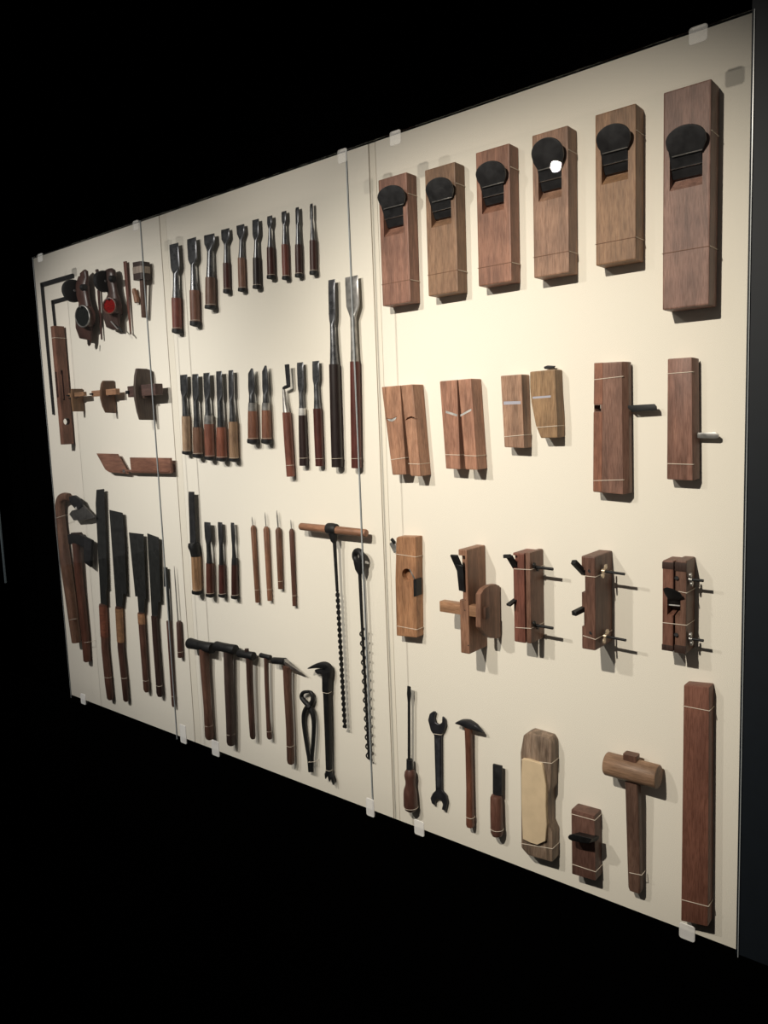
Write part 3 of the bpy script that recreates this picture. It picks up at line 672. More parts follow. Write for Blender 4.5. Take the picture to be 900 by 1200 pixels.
rows = [
 ((58, 103, 260), 388, (77, 104, 412), (70, 116, 533), (75, 119, 690), 712, '7a4034', 'widest-bladed bench chisel with a red-brown handle beside the panel seam'),
 ((147, 192, 232), 345, (165, 188, 368), (160, 206, 495), (165, 210, 652), 676, '7a5342', 'broad chisel with brown handle, second from the seam in the upper row'),
 ((232, 284, 213), 262, (248, 274, 300), (240, 286, 430), (240, 290, 572), 590, '6f5142', 'fan-bladed chisel with a thick dark shank and grey-brown handle'),
 ((318, 359, 186), 240, (333, 350, 265), (328, 360, 358), (331, 364, 492), 512, '4d2620', 'chisel with short flared blade and slim dark red handle, fourth from the seam'),
 ((395, 434, 165), 212, (410, 428, 242), (402, 435, 332), (406, 441, 485), 503, '8a6450', 'chisel with short blade and pale brown handle in the upper row'),
 ((475, 507, 138), 222, (485, 503, 245), (478, 512, 332), (480, 517, 472), 489, '2a211f', 'chisel with bright blade edge and black handle in the upper row'),
 ((550, 574, 120), 162, (556, 570, 186), (548, 582, 280), (551, 588, 422), 440, '4a241e', 'dark red handled chisel between the black and the orange-red handles'),
 ((622, 645, 97), 148, (628, 643, 166), (622, 654, 265), (627, 660, 426), 444, '7b3f31', 'slim chisel with an orange-red handle, third from the slimmest of the row'),
 ((692, 708, 77), 148, (694, 711, 167), (690, 721, 265), (692, 726, 414), 432, '42221d', 'slim dark red chisel next to the slimmest of the upper row'),
 ((765, 777, 59), 128, (767, 778, 142), (763, 796, 245), (765, 800, 400), 419, '47251f', 'slimmest chisel of the upper row with needle-thin blade')]
for bl_, sh, nk, fe, en, ho, co, la in rows: chisel(D4, bl_, sh, nk, fe, en, ho, co, la, g1)
g2 = 'chisels in the middle rows'
rows = [
 ((58, 88, 87), 158, (66, 86, 180), (65, 98, 262), (69, 102, 410), 423, 'a98d6f', 'chisel with pale straw-coloured handle beside the panel seam', None, False),
 ((109, 135, 84), 178, (114, 136, 200), (112, 148, 308), (114, 153, 422), 437, '76543f', 'chisel with a brown handle between the pale and the banded chisels', None, False),
 ((156, 183, 79), 165, (163, 184, 190), (160, 198, 295), (164, 203, 432), 446, '854f3b', 'chisel with bright steel collar and red-brown handle, middle of five close together', (258, 296), False),
 ((210, 234, 72), 170, (214, 238, 200), (212, 250, 308), (214, 256, 437), 451, '8a4f38', 'dark-shanked chisel with orange-brown handle, fourth of five close together', None, False),
 ((262, 282, 68), 170, (265, 284, 190), (263, 299, 285), (267, 304, 440), 453, '9a7b5c', 'chisel with pale tan handle and dark narrow shank, last of five close together', None, False),
 ((343, 370, 60), 150, (349, 372, 172), (345, 382, 240), (345, 387, 360), 379, '80533d', 'pointed paring knife chisel with bright collar, the shorter-bladed of two', (205, 241), True),
 ((402, 427, 48), 150, (408, 430, 172), (403, 438, 237), (404, 444, 360), 379, '84563f', 'pointed paring knife chisel with bright collar, the longer-bladed of two', (205, 238), True)]
for bl_, sh, nk, fe, en, ho, co, la, fr, po in rows:
    chisel(E5, bl_, sh, nk, fe, en, ho, co, la, g2, ferrule=fr, pointed=po, bmat=metal('48494b', .32, .7))
chisel(E5, (551, 578, 35), 140, (559, 579, 165), (558, 588, 258), (562, 597, 470), None, '2d1d1b', 'black-brown handled chisel with a silver collar beside the crank-necked one', g2, ferrule=(228, 258, BRIGHT), tiey=438)
chisel(E5, (616, 645, 29), 108, (622, 643, 130), (620, 655, 230), (630, 664, 472), None, '532720', 'wine-red handled chisel with short blade next to the big paring chisels', g2, tiey=440)
chisel(H8, (207, 243, 82), 285, (216, 243, 325), (212, 266, 540), (226, 284, 1095), None, '271c1b', 'huge paring chisel with long black handle', 'huge paring chisels', tiey=1048)
chisel(H8, (298, 368, 64), 240, (326, 358, 290), (325, 375, 525), (333, 386, 1100), None, '5a2820', 'huge broad-bladed paring chisel with long wine-red handle behind the joint', 'huge paring chisels', tiey=1048, bmat=STEEL)
# crank-necked chisel
t = thing('crank_chisel', 'crank-necked chisel with a stepped blade and long red-brown handle', 'chisel', E5(525, 520), g2)
d = .016
link('blade', prism([E5(a, c, d + .008) for a, c in ((498, 44), (515, 42), (520, 128), (517, 138), (506, 138))], (0, .004, 0), .0006, 1), IRON, t)
link('crank', prism([E5(a, c, d + .008) for a, c in ((488, 140), (500, 132), (518, 128), (517, 139), (499, 147), (490, 148))], (0, .006, 0), .0006, 1), BLACKIRON, t)
link('shank', loft([R(E5, 489, 500, 145, d), R(E5, 491, 510, 205, d), R(E5, 493, 521, 248, d)]), STEEL, t)
link('handle', loft([R(E5, 490, 525, 246, d), R(E5, 498, 534, 380, d), R(E5, 508, 542, 516, d)]), wood('7a4635', .4), t)
tie_ring(t, R(E5, 505, 539, 468, d))
# lower row
g3 = 'chisels in the lower row'
t = chisel(F6, (60, 85, 42), 262, (68, 94, 272), (72, 112, 326), (78, 117, 476), 492, 'b0885f', 'long file-like chisel with a black collar and pale yellow handle', g3, bmat=IRON, dd=.019)
link('collar', loft([R(F6, 60, 104, 268, .019), R(F6, 58, 108, 280, .019), R(F6, 66, 110, 300, .019), R(F6, 72, 112, 327, .019)]), BLACKIRON, t)
chisel(F6, (129, 156, 176), 250, (138, 157, 275), (137, 168, 356), (139, 172, 490), 504, '5c3428', 'brown-handled gouge with a spoon-shaped dark blade, beside the pale yellow handle', g3, bmat=IRON, dd=.019)
chisel(F6, (189, 208, 176), 250, (194, 211, 275), (192, 219, 362), (194, 224, 492), 505, '4a2520', 'dark red handled gouge between the spoon gouge and the thinnest gouge', g3, bmat=IRON)
chisel(F6, (246, 260, 178), 250, (251, 264, 275), (249, 275, 362), (249, 279, 498), 512, '41221c', 'thinnest gouge with a black-red handle next to the awls', g3, bmat=IRON, ferrule=(335, 363, IRON))

# awls
def awl(f, needle, handle, col, label, tiey=None, nr=.0016, group='wooden-handled awls', k=1.0):
    (xa, ya, xb, yb), (h0, h1) = needle, handle
    r = rad(f, *h0); d = r + .002
    t = thing('awl', label, 'awl', f((h1[0] + h1[1]) / 2, h1[2]), group)
    link('needle', tube([f(xa, ya, d), f(xa + (xb - xa) * .3, ya + (yb - ya) * .3, d), f(xb, yb + 4, d)], [nr * .35, nr, nr], 8), STEEL, t)
    w = (h0[1] - h0[0])
    link('handle', loft([R(f, h0[0] + w * .22, h0[1] - w * .22, h0[2], d), R(f, h0[0], h0[1], h0[2] + 12, d), R(f, *h1, d)]), wood(col, .5), t)
    if tiey:
        q = (tiey - h0[2]) / (h1[2] - h0[2])
        tie_ring(t, R(f, h0[0] + (h1[0] - h0[0]) * q, h0[1] + (h1[1] - h0[1]) * q, tiey, d), .0005)
awl(F6, (338, 152, 343, 195), ((333, 355, 190), (354, 373, 528)), '7a5138', 'awl with a short needle and brown handle beside the thinnest gouge', 472)
awl(F6, (395, 132, 401, 200), ((389, 413, 195), (407, 427, 520)), '85593f', 'awl with orange-brown handle and pale fine needle', 470)
awl(F6, (447, 124, 454, 204), ((442, 468, 200), (454, 476, 468)), '67432f', 'shortest-handled awl with a thick dark needle', 434, .0022)
awl(F6, (509, 165, 512, 210), ((502, 523, 205), (517, 535, 543)), '5a3728', 'darkest awl of the four, beside the wooden auger handle', 497)
awl(Y, (152, 84, 182, 492), ((169, 207, 490), (180, 222, 758)), '4a2d26', 'awl with a very long thin needle and short dark handle by the saws', 716, .0022, 'awl beside the saws')

# augers
t = thing('auger', 'T-handled auger with a wooden crossbar and twisted black bit', 'auger', U(404, 855))
d = .030
a, c = X(66, 112, d), X(800, 188, d)
rr = .0105
link('crossbar', tube([a - (a - c).normalized() * .0 , a + (c - a) * .015, a + (c - a) * .5, c - (c - a) * .01, c], [rr * .75, rr, rr * 1.08, rr, rr * .85], 18), wood('9a6c4e', along='x'), t)
ax = (c - a).normalized(); p = X(420, 140, d)
link('eye', tube([p - ax * .018, p - ax * .015, p, p + ax * .015, p + ax * .018], [.0125, .0155, .0165, .0150, .0125], 18), BLACKIRON, t)
link('neck', loft([(X(428, 190, d), .012, .011, 3), (X(440, 270, d), .0085, .0085, 3), (X(445, 292, d), .006, .006, 2)]), BLACKIRON, t)
def twist(p0, p1, hw, th, turns, n):
    bm = bmesh.new(); rs = []
    ax_ = (p1 - p0).normalized(); u = Vector((1, 0, 0)); u = (u - ax_ * u.dot(ax_)).normalized(); v = ax_.cross(u)
    for i in range(n + 1):
        an = 2 * math.pi * turns * i / n; c_, s_ = math.cos(an), math.sin(an)
        e1, e2 = u * c_ + v * s_, v * c_ - u * s_; q = p0 + (p1 - p0) * (i / n)
        rs.append([q + e1 * hw + e2 * th, q - e1 * hw + e2 * th, q - e1 * hw - e2 * th, q + e1 * hw - e2 * th])
    return rings(bm, rs)
p0, p1, p2 = X(445, 285, d), U(395.2, 692, .026), U(404, 853, .020)
link('shank', tube([p0, p1], [.0052, .0042], 12), BLACKIRON, t)
link('twisted_bit', twist(p1, p2, .0058, .0021, 12, 240), BLACKIRON, t)
t = thing('auger', 'black screw auger with a ring head and no crossbar', 'auger', U(432, 889))
d = .028
pc = X(712, 445, d)
link('ring_head', tube(ellipse(pc, (.0165, -.004, 0), (0, 0, .0145), 28), .0085, 12, True), BLACKIRON, t)
link('neck', loft([(X(720, 500, d), .016, .012, 3), (X(728, 590, d), .013, .010, 3), (X(732, 640, d), .007, .007, 2)]), BLACKIRON, t)
p0, p1, p2 = X(726, 635, d), AU(255, 262, d), AU(300, 1140, .016)
link('shank', tube([p0, p1, p2], [.0048, .0042, .0036], 12), BLACKIRON, t)
hx = []; nt = 14
for i in range(nt * 16 + 1):
    s = i / (nt * 16); an = 2 * math.pi * nt * s; q = p1 + (p2 - p1) * s
    hx.append(q + Vector((math.cos(an), math.sin(an), 0)) * .0072)
link('screw_thread', tube(hx, .0022, 6), BLACKIRON, t)

# ================================================================== hammers, pincers, wrecking bar
def hammer(label, ax0, ax1, vr, hand, col, flare=1.0, tail=None, d=.026, tiey=None, tenon=False):
    t = thing('hammer', label, 'hammer', G7((hand[-1][0] + hand[-1][1]) / 2, hand[-1][2]), 'iron-headed hammers')
    a, c = V(*ax0, d), V(*ax1, d); z = None
    r = (V(ax0[0], ax0[1] - vr, d).z - V(ax0[0], ax0[1] + vr, d).z) / 2
    v = c - a
    link('head', tube([a, a + v * .03, a + v * .35, a + v * .5, a + v * .65, a + v * .97, c], [r * .9 * flare, r * flare, r * .93, r * .95, r * .93, r * flare, r * .9 * flare], 20), BLACKIRON, t)
    if tenon:
        p = V(*tenon, d); link('handle_tenon', tube([p + Vector((0, 0, r * .2)), p + Vector((0, 0, r * 1.15))], r * .5, 10), wood('3a2a24'), t)
    st = [R(G7, a_, b_, y, d - .006 * i / max(1, len(hand) - 1), .88, 3) for i, (a_, b_, y) in enumerate(hand)]
    link('handle', loft(st), wood(col, .5), t)
    if tiey:
        i = [j for j in range(len(hand) - 1) if hand[j][2] <= tiey][-1]
        h0, h1 = hand[i], hand[i + 1]; k = (tiey - h0[2]) / (h1[2] - h0[2])
        tie_ring(t, R(G7, h0[0] + (h1[0] - h0[0]) * k, h0[1] + (h1[1] - h0[1]) * k, tiey, d - .005, .89, 3))
    return t
hammer('largest hammer with a long barrel-shaped head and brown handle', (42, 85), (212, 122), 36, [(106, 148, 150), (112, 150, 230), (126, 160, 400), (133, 170, 535), (138, 168, 546)], '6b4a3c', 1.06, tiey=486)
hammer('hammer with a heavy cylindrical head and dark grey-brown handle', (236, 105), (380, 133), 34, [(214, 255, 165), (218, 257, 300), (226, 263, 480), (228, 264, 560), (232, 262, 572)], '453631', tiey=524)
hammer('mid-sized hammer with a round head and handle end showing on top', (405, 158), (512, 180), 29, [(312, 342, 190), (316, 344, 300), (325, 351, 470), (330, 354, 535), (333, 352, 544)], '4d352c', tenon=(462, 160), tiey=484)
hammer('smallest thin-handled hammer with a little square head', (560, 172), (634, 190), 17, [(391, 411, 185), (394, 413, 300), (401, 419, 460), (404, 427, 536), (408, 426, 546)], '573a30', d=.020, tiey=512)
t = thing('claw_hammer', 'hammer with a bright pointed wedge head beside the pincers', 'hammer', G7(512, 655), 'iron-headed hammers')
d = .026
a = V(650, 210, d); c = V(740, 218, d)
r = .010
link('head', tube([a, a + (c - a) * .06, c], [r * .85, r, r * 1.1], 16), BLACKIRON, t)
w0 = [V(728, 235, d + .010), V(735, 200, d + .010), V(750, 198, d - .004), V(742, 240, d - .006)]
tip = V(862, 303, d)
bm = bmesh.new(); bs = [bm.verts.new(p) for p in (V(722, 245, d), V(728, 196, d + .002), V(755, 200, d - .004), V(745, 262, d - .004))]
mid_ = bm.verts.new(V(742, 222, d + .013)); tp = bm.verts.new(tip); tb = bm.verts.new(tip + Vector((0, .004, 0)))
for f_ in ((bs[0], bs[1], mid_), (bs[1], tp, mid_), (mid_, tp, bs[0]), (bs[1], bs[2], tp), (bs[2], tb, tp), (bs[2], bs[3], tb), (bs[3], bs[0], tp), (bs[3], tp, tb), (bs[0], bs[3], bs[2]), (bs[0], bs[2], bs[1])): bm.faces.new(f_)
link('wedge', bm, STEEL, t, smooth=False, label='bright steel pointed wedge')
st = [R(G7, a_, b_, y, d - .006 * i / 4, 1, 3) for i, (a_, b_, y) in enumerate([(477, 510, 228), (481, 510, 330), (491, 519, 500), (495, 523, 640), (498, 521, 654)])]
link('handle', loft(st), wood('67483a', .5), t); tie_ring(t, R(G7, 493, 522, 575, d - .005, 1, 3))

t = thing('pincers', 'black iron pincers with a round jaw between hammer and wrecking bar', 'pincers', O(180, 1050))
d = .014
lp = smooth_path([O(x_, y_, d + .003) for x_, y_ in ((165, 342), (118, 348), (100, 385), (130, 430), (165, 465), (195, 520), (209, 620), (203, 780), (192, 930), (193, 1045))], 5)
rp = smooth_path([O(x_, y_, d - .002) for x_, y_ in ((140, 338), (185, 350), (200, 395), (190, 440), (155, 475), (125, 530), (122, 630), (145, 800), (165, 930), (172, 1045))], 5)
rl = lerp_list([.0035, .0055, .0065, .0075, .0085, .0078, .0068, .0062, .0056, .0045], 5)
link('arm', tube(lp, rl, 10), BLACKIRON, t); link('arm', tube(rp, rl, 10), BLACKIRON, t)
link('rivet', tube([O(160, 468, d + .016), O(160, 468, d - .004)], .005, 12), IRON, t)
tie(t, O, 160, 962, 208, 958, d + .008)
t = thing('wrecking_bar', 'black iron nail puller bar with a hooked head and forked tip', 'crowbar', O(345, 1165))
d = .018
link('shaft', loft([R(O, 290, 362, 160, d, 1, 5), R(O, 292, 360, 330, d, 1, 5), R(O, 297, 356, 360, d, 1, 4), R(O, 310, 364, 700, d, 1, 4), R(O, 320, 366, 1020, d, 1, 4), R(O, 318, 370, 1040, d, 1, 4)]), BLACKIRON, t)
hp = smooth_path([O(335, 210, d), O(338, 140, d), O(300, 110, d + .004), O(240, 112, d + .007), O(172, 132, d + .010)], 5)
link('hook', loft([(p, h, .009, 4) for p, h in zip(hp, lerp_list([.012, .013, .0105, .007, .0015], 5))], 12), BLACKIRON, t)
link('claw', prism([O(a_, c_, d + .006) for a_, c_ in ((215, 150), (260, 140), (300, 150), (290, 185), (240, 188), (220, 172))], (0, .006, 0), .001), IRON, t)
for a_, c_ in ((312, 1105), (348, 1130), (382, 1160)):
    link('prong', tube([O(342, 1030, d), O((342 + a_) / 2 + (a_ - 345) * .25, (1035 + c_) / 2, d), O(a_, c_, d)], [.0075, .006, .0018], 8), IRON, t)
tie_ring(t, R(O, 296, 357, 342, d, 1, 4)); tie_ring(t, R(O, 320, 367, 1025, d, 1, 4))

# ================================================================== saws, adze, axe
def teeth(a, b, n, amp):
    out = []
    for i in range(n):
        t_ = i / n; out.append((a[0] + (b[0] - a[0]) * t_, a[1] + (b[1] - a[1]) * t_))
        t_ = (i + .55) / n; out.append((a[0] + (b[0] - a[0]) * t_ + amp, a[1] + (b[1] - a[1]) * t_))
    out.append(b); return out
def saw(label, left, right, hstat, col, wrap=None, tiey=None, tooth=False, d=.016):
    t = thing('pull_saw', label, 'saw', PX((hstat[-1][0] + hstat[-1][1]) / 2, hstat[-1][2]), 'pull saws')
    pts = list(left)
    rt = list(reversed(right))
    if tooth: rt = teeth(right[0], right[1], 44, .7)[::-1]; rt = list(reversed(right[2:])) + rt
    pts = pts + rt
    link('blade', prism([PX(a_, c_, d) for a_, c_ in pts], (0, .0014, 0)), SAW, t, smooth=False)
    st = []
    for a_, b_, y in hstat:
        c_ = (PX(a_, y, d) + PX(b_, y, d)) / 2; hw = (PX(b_, y, d) - PX(a_, y, d)).length / 2 * cosv(c_)
        st.append((c_, hw * 1.25, hw * .85, 2.6))
    link('handle', loft(st), wood(col, .5), t)
    def at(y):
        for i in range(len(hstat) - 1):
            if hstat[i][2] <= y <= hstat[i + 1][2]:
                k = (y - hstat[i][2]) / (hstat[i + 1][2] - hstat[i][2])
                return (st[i][0] + (st[i + 1][0] - st[i][0]) * k, st[i][1] + (st[i + 1][1] - st[i][1]) * k, st[i][2] + (st[i + 1][2] - st[i][2]) * k, 2.6)
    if wrap:
        y0, y1, hc = wrap; n = max(2, int((y1 - y0) / 3)); ss = []
        for i in range(n * 2 + 1):
            q = at(y0 + (y1 - y0) * i / (n * 2)); k = 1.06 if i % 2 else 1.03
            ss.append((q[0], q[1] * k + .0006, q[2] * k + .0006, 2.6))
        link('cane_binding', loft(ss), wood(hc, .5, along='x'), t)
    if tiey: tie_ring(t, at(tiey))
    return t
saw('longest narrow saw with toothed edge and reddish bound handle', [(113, 574), (112, 590), (118, 709)], [(121.5, 573), (125.5, 690), (124.5, 690.5), (125, 709)],
    [(116.3, 125, 708), (119, 127.5, 760), (123, 131.5, 800), (125.5, 133, 818), (127, 132, 820)], '5f3d30', (710, 746, '7a4531'), 793, True)
saw('broad-bladed saw with pale cane-bound handle top beside the narrow saw', [(128, 597.5), (136, 711)], [(143.5, 601), (146, 640), (148, 697), (144.5, 696), (143, 711)],
    [(135.3, 143.5, 711), (138, 145.5, 760), (142.5, 149.5, 800), (144.5, 151, 820), (146, 150, 822)], '4b3027', (713, 752, '9a7049'), 794)
saw('trapezoid-bladed saw with a short pale band on its handle', [(151, 624), (158.5, 699), (161, 699), (162.5, 718)], [(168, 626), (171, 703), (169.5, 702), (168.8, 718)],
    [(161.5, 168.8, 718), (163, 170.5, 740), (167, 173.5, 790), (168.3, 175, 808), (170, 174, 811)], '5b3b2f', (719, 731, 'a5774f'), 797)
saw('trapezoid-bladed saw with a plain dark mottled handle', [(172.5, 625), (177.8, 722)], [(186, 630), (188, 706), (185.3, 705.5), (184.3, 722)],
    [(177.3, 184.3, 722), (179, 186, 750), (182.5, 189.5, 795), (183.5, 191, 812), (185, 190, 816)], '3b2823', None, 803)
t = thing('keyhole_saw', 'slender saw with a small square blade on a thin shaft behind the joint', 'saw', Y(150, 1140))
link('blade', prism([Y(a_, c_, .012) for a_, c_ in ((72, 92), (100, 95), (108, 240), (76, 236))], (0, .002, 0)), SAW, t, smooth=False)
link('shaft', prism([Y(a_, c_, .012) for a_, c_ in ((94, 236), (108, 238), (122, 492), (106, 492))], (0, .004, 0), .0008, 1), BLACKIRON, t)
link('handle', loft([R(Y, 95, 128, 490, .012), R(Y, 115, 145, 800, .012), R(Y, 135, 162, 1110, .012), R(Y, 140, 160, 1125, .012)]), wood('5b3a31', .5), t)
tie_ring(t, R(Y, 132, 161, 1045, .012))

t = thing('adze', 'adze with a bent grey-brown wooden handle and broad iron blade', 'adze', U(91, 757))
d = .024
hp = smooth_path([LL(x_, y_, d) for x_, y_ in ((232, 112), (178, 112), (142, 165), (140, 330), (160, 520), (186, 720), (214, 920), (243, 1120), (280, 1400), (312, 1645))], 5)
hr_ = lerp_list([.013, .0145, .0165, .0185, .0195, .0195, .0195, .019, .018, .0165], 5)
link('handle', loft([(p, h * 1.15, h * .95, 2.8) for p, h in zip(hp, hr_)]), wood('70503e', .5), t)
link('blade', prism([LL(a_, c_, .030) for a_, c_ in ((300, 165), (355, 170), (420, 238), (508, 328), (400, 352), (282, 360), (234, 292), (262, 255), (320, 240))], (0, .006, 0), .001), metal('5a5856', .5, .6), t)
link('socket', prism([LL(a_, c_, .033) for a_, c_ in ((228, 112), (280, 95), (345, 140), (375, 205), (330, 245), (290, 232), (240, 175))], (0, .012, 0), .002), IRON, t)
link('rivet', tube([LL(308, 228, .0350), LL(308, 228, .028)], .005, 12), BRIGHT, t)
tie(t, C, 108, 432, 143, 426, d + .016, back=d + .010)
tie(t, LL, 90, 335, 190, 305, d + .018)
t = thing('axe', 'short axe with a black bearded head and red-brown handle', 'axe', U(104, 778))
d = .026
link('head', prism([LL(a_, c_, d + .006) for a_, c_ in ((212, 508), (240, 502), (340, 510), (392, 532), (470, 570), (466, 700), (458, 855), (388, 802), (384, 650), (330, 618), (226, 610))], (0, .011, 0), .003), BLACKIRON, t)
link('cheek', prism([LL(a_, c_, d + .0066) for a_, c_ in ((392, 545), (462, 575), (452, 835), (394, 795))], (0, .004, 0), .001), IRON, t)
link('handle_tenon', prism([LL(a_, c_, d + .004) for a_, c_ in ((250, 490), (330, 488), (348, 515), (244, 512))], (0, .016, 0), .002), wood('2e211d'), t)
link('handle', loft([(LL(305, 600, d), .016, .0125, 3), (LL(320, 760, d), .0165, .0125, 3), (LL(352, 1100, d - .004), .0165, .0125, 3), (C(200, 520, d - .008), .0165, .0125, 3), (C(211, 672, d - .010), .016, .012, 3), (C(212, 678, d - .010), .010, .008, 3)]), wood('613a2c', .5), t)
tie(t, C, 187, 566, 222, 562, d + .002)

# ================================================================== squares, ink lines, gauges
def square(label, pts_v, pts_h, d, name='carpenter_square'):
    t = thing(name, label, 'square', PX(*pts_v[-1]), 'iron carpenter squares')
    link('long_arm', prism([PX(*p, d) for p in pts_v], (0, .0022, 0), .0003, 1), BLACKIRON, t)
    link('short_arm', prism([PX(*p, d) for p in pts_h], (0, .0022, 0), .0003, 1), BLACKIRON, t)
    return t
square('larger thin iron carpenter square by the edge of the board', [(46.8, 331.5), (49.6, 331), (63.2, 485.5), (61.2, 486)], [(46.8, 331.5), (85.2, 320.3), (85.6, 325.3), (47.6, 336.4)], .006)
square('smaller iron carpenter square tucked behind the slotted wooden block', [(59.6, 352), (62.4, 351.6), (74.0, 470), (72.0, 470.5)], [(59.6, 352), (88, 344.5), (88.3, 349), (60.2, 356.8)], .004)

Dk = .048
xl_, xm_ = PX(59, 382, Dk), PX(63.2, 382, Dk); zt_, zb_ = PX(61, 382, Dk).z, PX(71.5, 521, Dk).z
x0, x1 = xl_.x, xm_.x
t = thing('slotted_block', 'long red-brown wooden block with two slots and a round hole', 'block', ((x0 + x1) / 2, 0, zb_))
b = link('body', box(x0, x1, -Dk, -.007, zb_, zt_, .002), wood('79503d'), t)
def slotx(pa, pb, ya, yb):
    a_, c_, e_ = TX(pa, ya, x1), TX(pb, ya, x1), TX(pa + (yb - ya) * .087, yb, x1)
    return box(x1 - .02, x1 + .01, min(a_.y, c_.y), max(a_.y, c_.y), e_.z, a_.z)
def slotf(pa, pb, ya, yb):
    a_, c_, e_ = PX(pa, ya, Dk), PX(pb, ya, Dk), PX(pa + (yb - ya) * .087, yb, Dk)
    return box(a_.x, c_.x, -Dk - .01, -Dk + .015, e_.z, a_.z)
hc = TX(78.5, 494, x1)
carve(b, slotx(71.0, 73.6, 434, 469), slotf(64.2, 66.4, 436, 466), tube([hc - Vector((.06, 0, 0)), hc + Vector((.02, 0, 0))], .0140, 20))
h2 = TX(81.5, 466, x1)
link('peg', tube([h2 - Vector((.004, 0, 0)), h2 + Vector((.0015, 0, 0))], .005, 10), BLACKIRON, t)  # added black stud stands in for a small dark hole
zz = TX(70, 396, x1).z
link('tie_thread', tube([Vector((x0, -Dk - .0006, zz)), Vector((x1 + .0006, -Dk - .0006, zz)), Vector((x1 + .0006, -.004, zz))], .0009, 5), TIE, t)

def ink_line(label, stations, wheel, well, tail, col, fill, horn=None, d=.028, axle=None):
    t = thing('ink_line_reel', label, 'ink line', I((stations[-1][0] + stations[-1][1]) / 2, stations[-1][2]), 'carved ink line reels')
    link('body', loft([(q[0], (I(b_, y, d) - I(a_, y, d)).length * .40, (I(b_, y, d) - I(a_, y, d)).length * .17, 2.2) for (a_, b_, y) in stations for q in [R(I, a_, b_, y, d)]], 20), wood(col, .35), t)
    wc = I(wheel[0], wheel[1], d + .020); wr = wheel[2]
    wb = tube([wc - Vector((.010, 0, 0)), wc - Vector((.008, 0, 0)), wc + Vector((.008, 0, 0)), wc + Vector((.010, 0, 0))], [wr * .93, wr, wr, wr * .93], 28)
    wh = link('wheel', wb, BLACKIRON, t)
    link('axle', tube([wc - Vector((.030, 0, 0)), wc + Vector((.014, 0, 0))], .004, 10), STEEL, wh)
    c_ = I(well[0], well[1], d + .031)
    hx_ = (I(well[0] + well[2], well[1], d + .031) - c_).length; hz_ = (I(well[0], well[1] - well[3], d + .031) - c_).length
    ring = ellipse(c_, (hx_, .010, 0), (0, 0, hz_), 32)
    back_ = [p + Vector((.006, .020, 0)) for p in ring]
    link('well_wall', rings(bmesh.new(), [ring, [p + (Vector((c_.x, p.y, c_.z)) - p) * .06 + Vector((.003, .010, 0)) for p in ring], back_], caps=False), wood(col, .35), t)
    rim = link('well_rim', tube(ring, .0028, 8, True), metal('8a8885', .3, .8) if fill is INK else wood('6e4a3c', .3), t)
    bm = bmesh.new(); cen = c_ + Vector((0, .001, 0)); rows_ = []
    for k in (1.0, .8, .6, .4, .2):
        rows_.append([p * 1.0 + Vector((0, random.uniform(-.0025, .0015) - .004 * (1 - k), 0)) for p in ellipse(c_ + Vector((0, .003, 0)), (hx_ * k, .010 * k, 0), (0, 0, hz_ * k), 24)])
    rings(bm, rows_)
    link('cotton', bm, fill, rim)
    link('line_pin', tube([I(*tail[0], d + .016), I(*tail[1], d + .014)], [.003, .0022], 8), STEEL if fill is RED else BLACKIRON, t)
    link('rim_bead', tube([I(well[0] - well[2] * .55, well[1] - well[3] * .9, d + .038), I(well[0] - well[2] * .55, well[1] - well[3] * .9, d + .031)], .0035, 10), STEEL, t)
    if horn:
        link('horn', tube([I(x_, y_, d + .012) for x_, y_ in horn], [.006, .006, .008], 10), wood(col, .35), t)
    ac = I(*axle, d)  # axle here gives the place of the shaded hole, not a real axle
    link('hole_shade_boss', tube([ac + Vector((.010, -.012, 0)), ac + Vector((.026, -.012, 0))], [.012, .010], 16), BLACKIRON, t)  # added dark boss stands in for the shaded hole in the body
    return t
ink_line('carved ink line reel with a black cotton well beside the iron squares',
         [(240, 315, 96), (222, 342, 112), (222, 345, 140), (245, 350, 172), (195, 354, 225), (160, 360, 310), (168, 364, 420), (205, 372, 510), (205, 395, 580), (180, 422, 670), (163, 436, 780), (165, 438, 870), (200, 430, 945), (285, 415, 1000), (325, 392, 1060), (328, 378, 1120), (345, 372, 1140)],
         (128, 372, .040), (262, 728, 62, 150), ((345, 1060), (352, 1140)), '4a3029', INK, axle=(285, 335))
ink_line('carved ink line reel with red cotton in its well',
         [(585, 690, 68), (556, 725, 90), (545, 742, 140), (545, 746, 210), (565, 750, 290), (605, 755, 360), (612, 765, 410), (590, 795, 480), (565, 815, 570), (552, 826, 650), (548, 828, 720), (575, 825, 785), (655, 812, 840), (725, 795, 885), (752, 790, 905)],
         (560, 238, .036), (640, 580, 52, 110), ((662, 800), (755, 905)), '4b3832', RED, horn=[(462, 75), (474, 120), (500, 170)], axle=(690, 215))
link('tail_pin', tube([I(770, 880, .05), I(822, 945, .05)], [.004, .003], 8), BLACKIRON, [o for o in COL.objects if o.name == 'ink_line_reel.001'][0])
def stick(label, p0, p1, w0, w1, col, name='marking_stick'):
    t = thing(name, label, 'stick', PX(*p1), 'thin marking sticks')
    a_, c_ = PX(*p0, .010), PX(*p1, .010)
    link('shaft', loft([(a_, w0, .003, 5), (a_ + (c_ - a_) * .6, (w0 + w1) / 2, .003, 5), (c_, w1, .002, 4)], 12), wood(col, .5), t)
    return t
stick('thin dark stick hanging behind the red-cotton ink line reel', (115.5, 340), (119.3, 398), .006, .0035, '4a2b24')
stick('thin tapering reddish marking stick beside the small wooden peg', (146.6, 306.5), (153.3, 392), .0085, .0030, '6a3c2e')
t = thing('line_peg', 'tiny tan wooden peg beside the marking stick', 'peg', PX(161, 355))
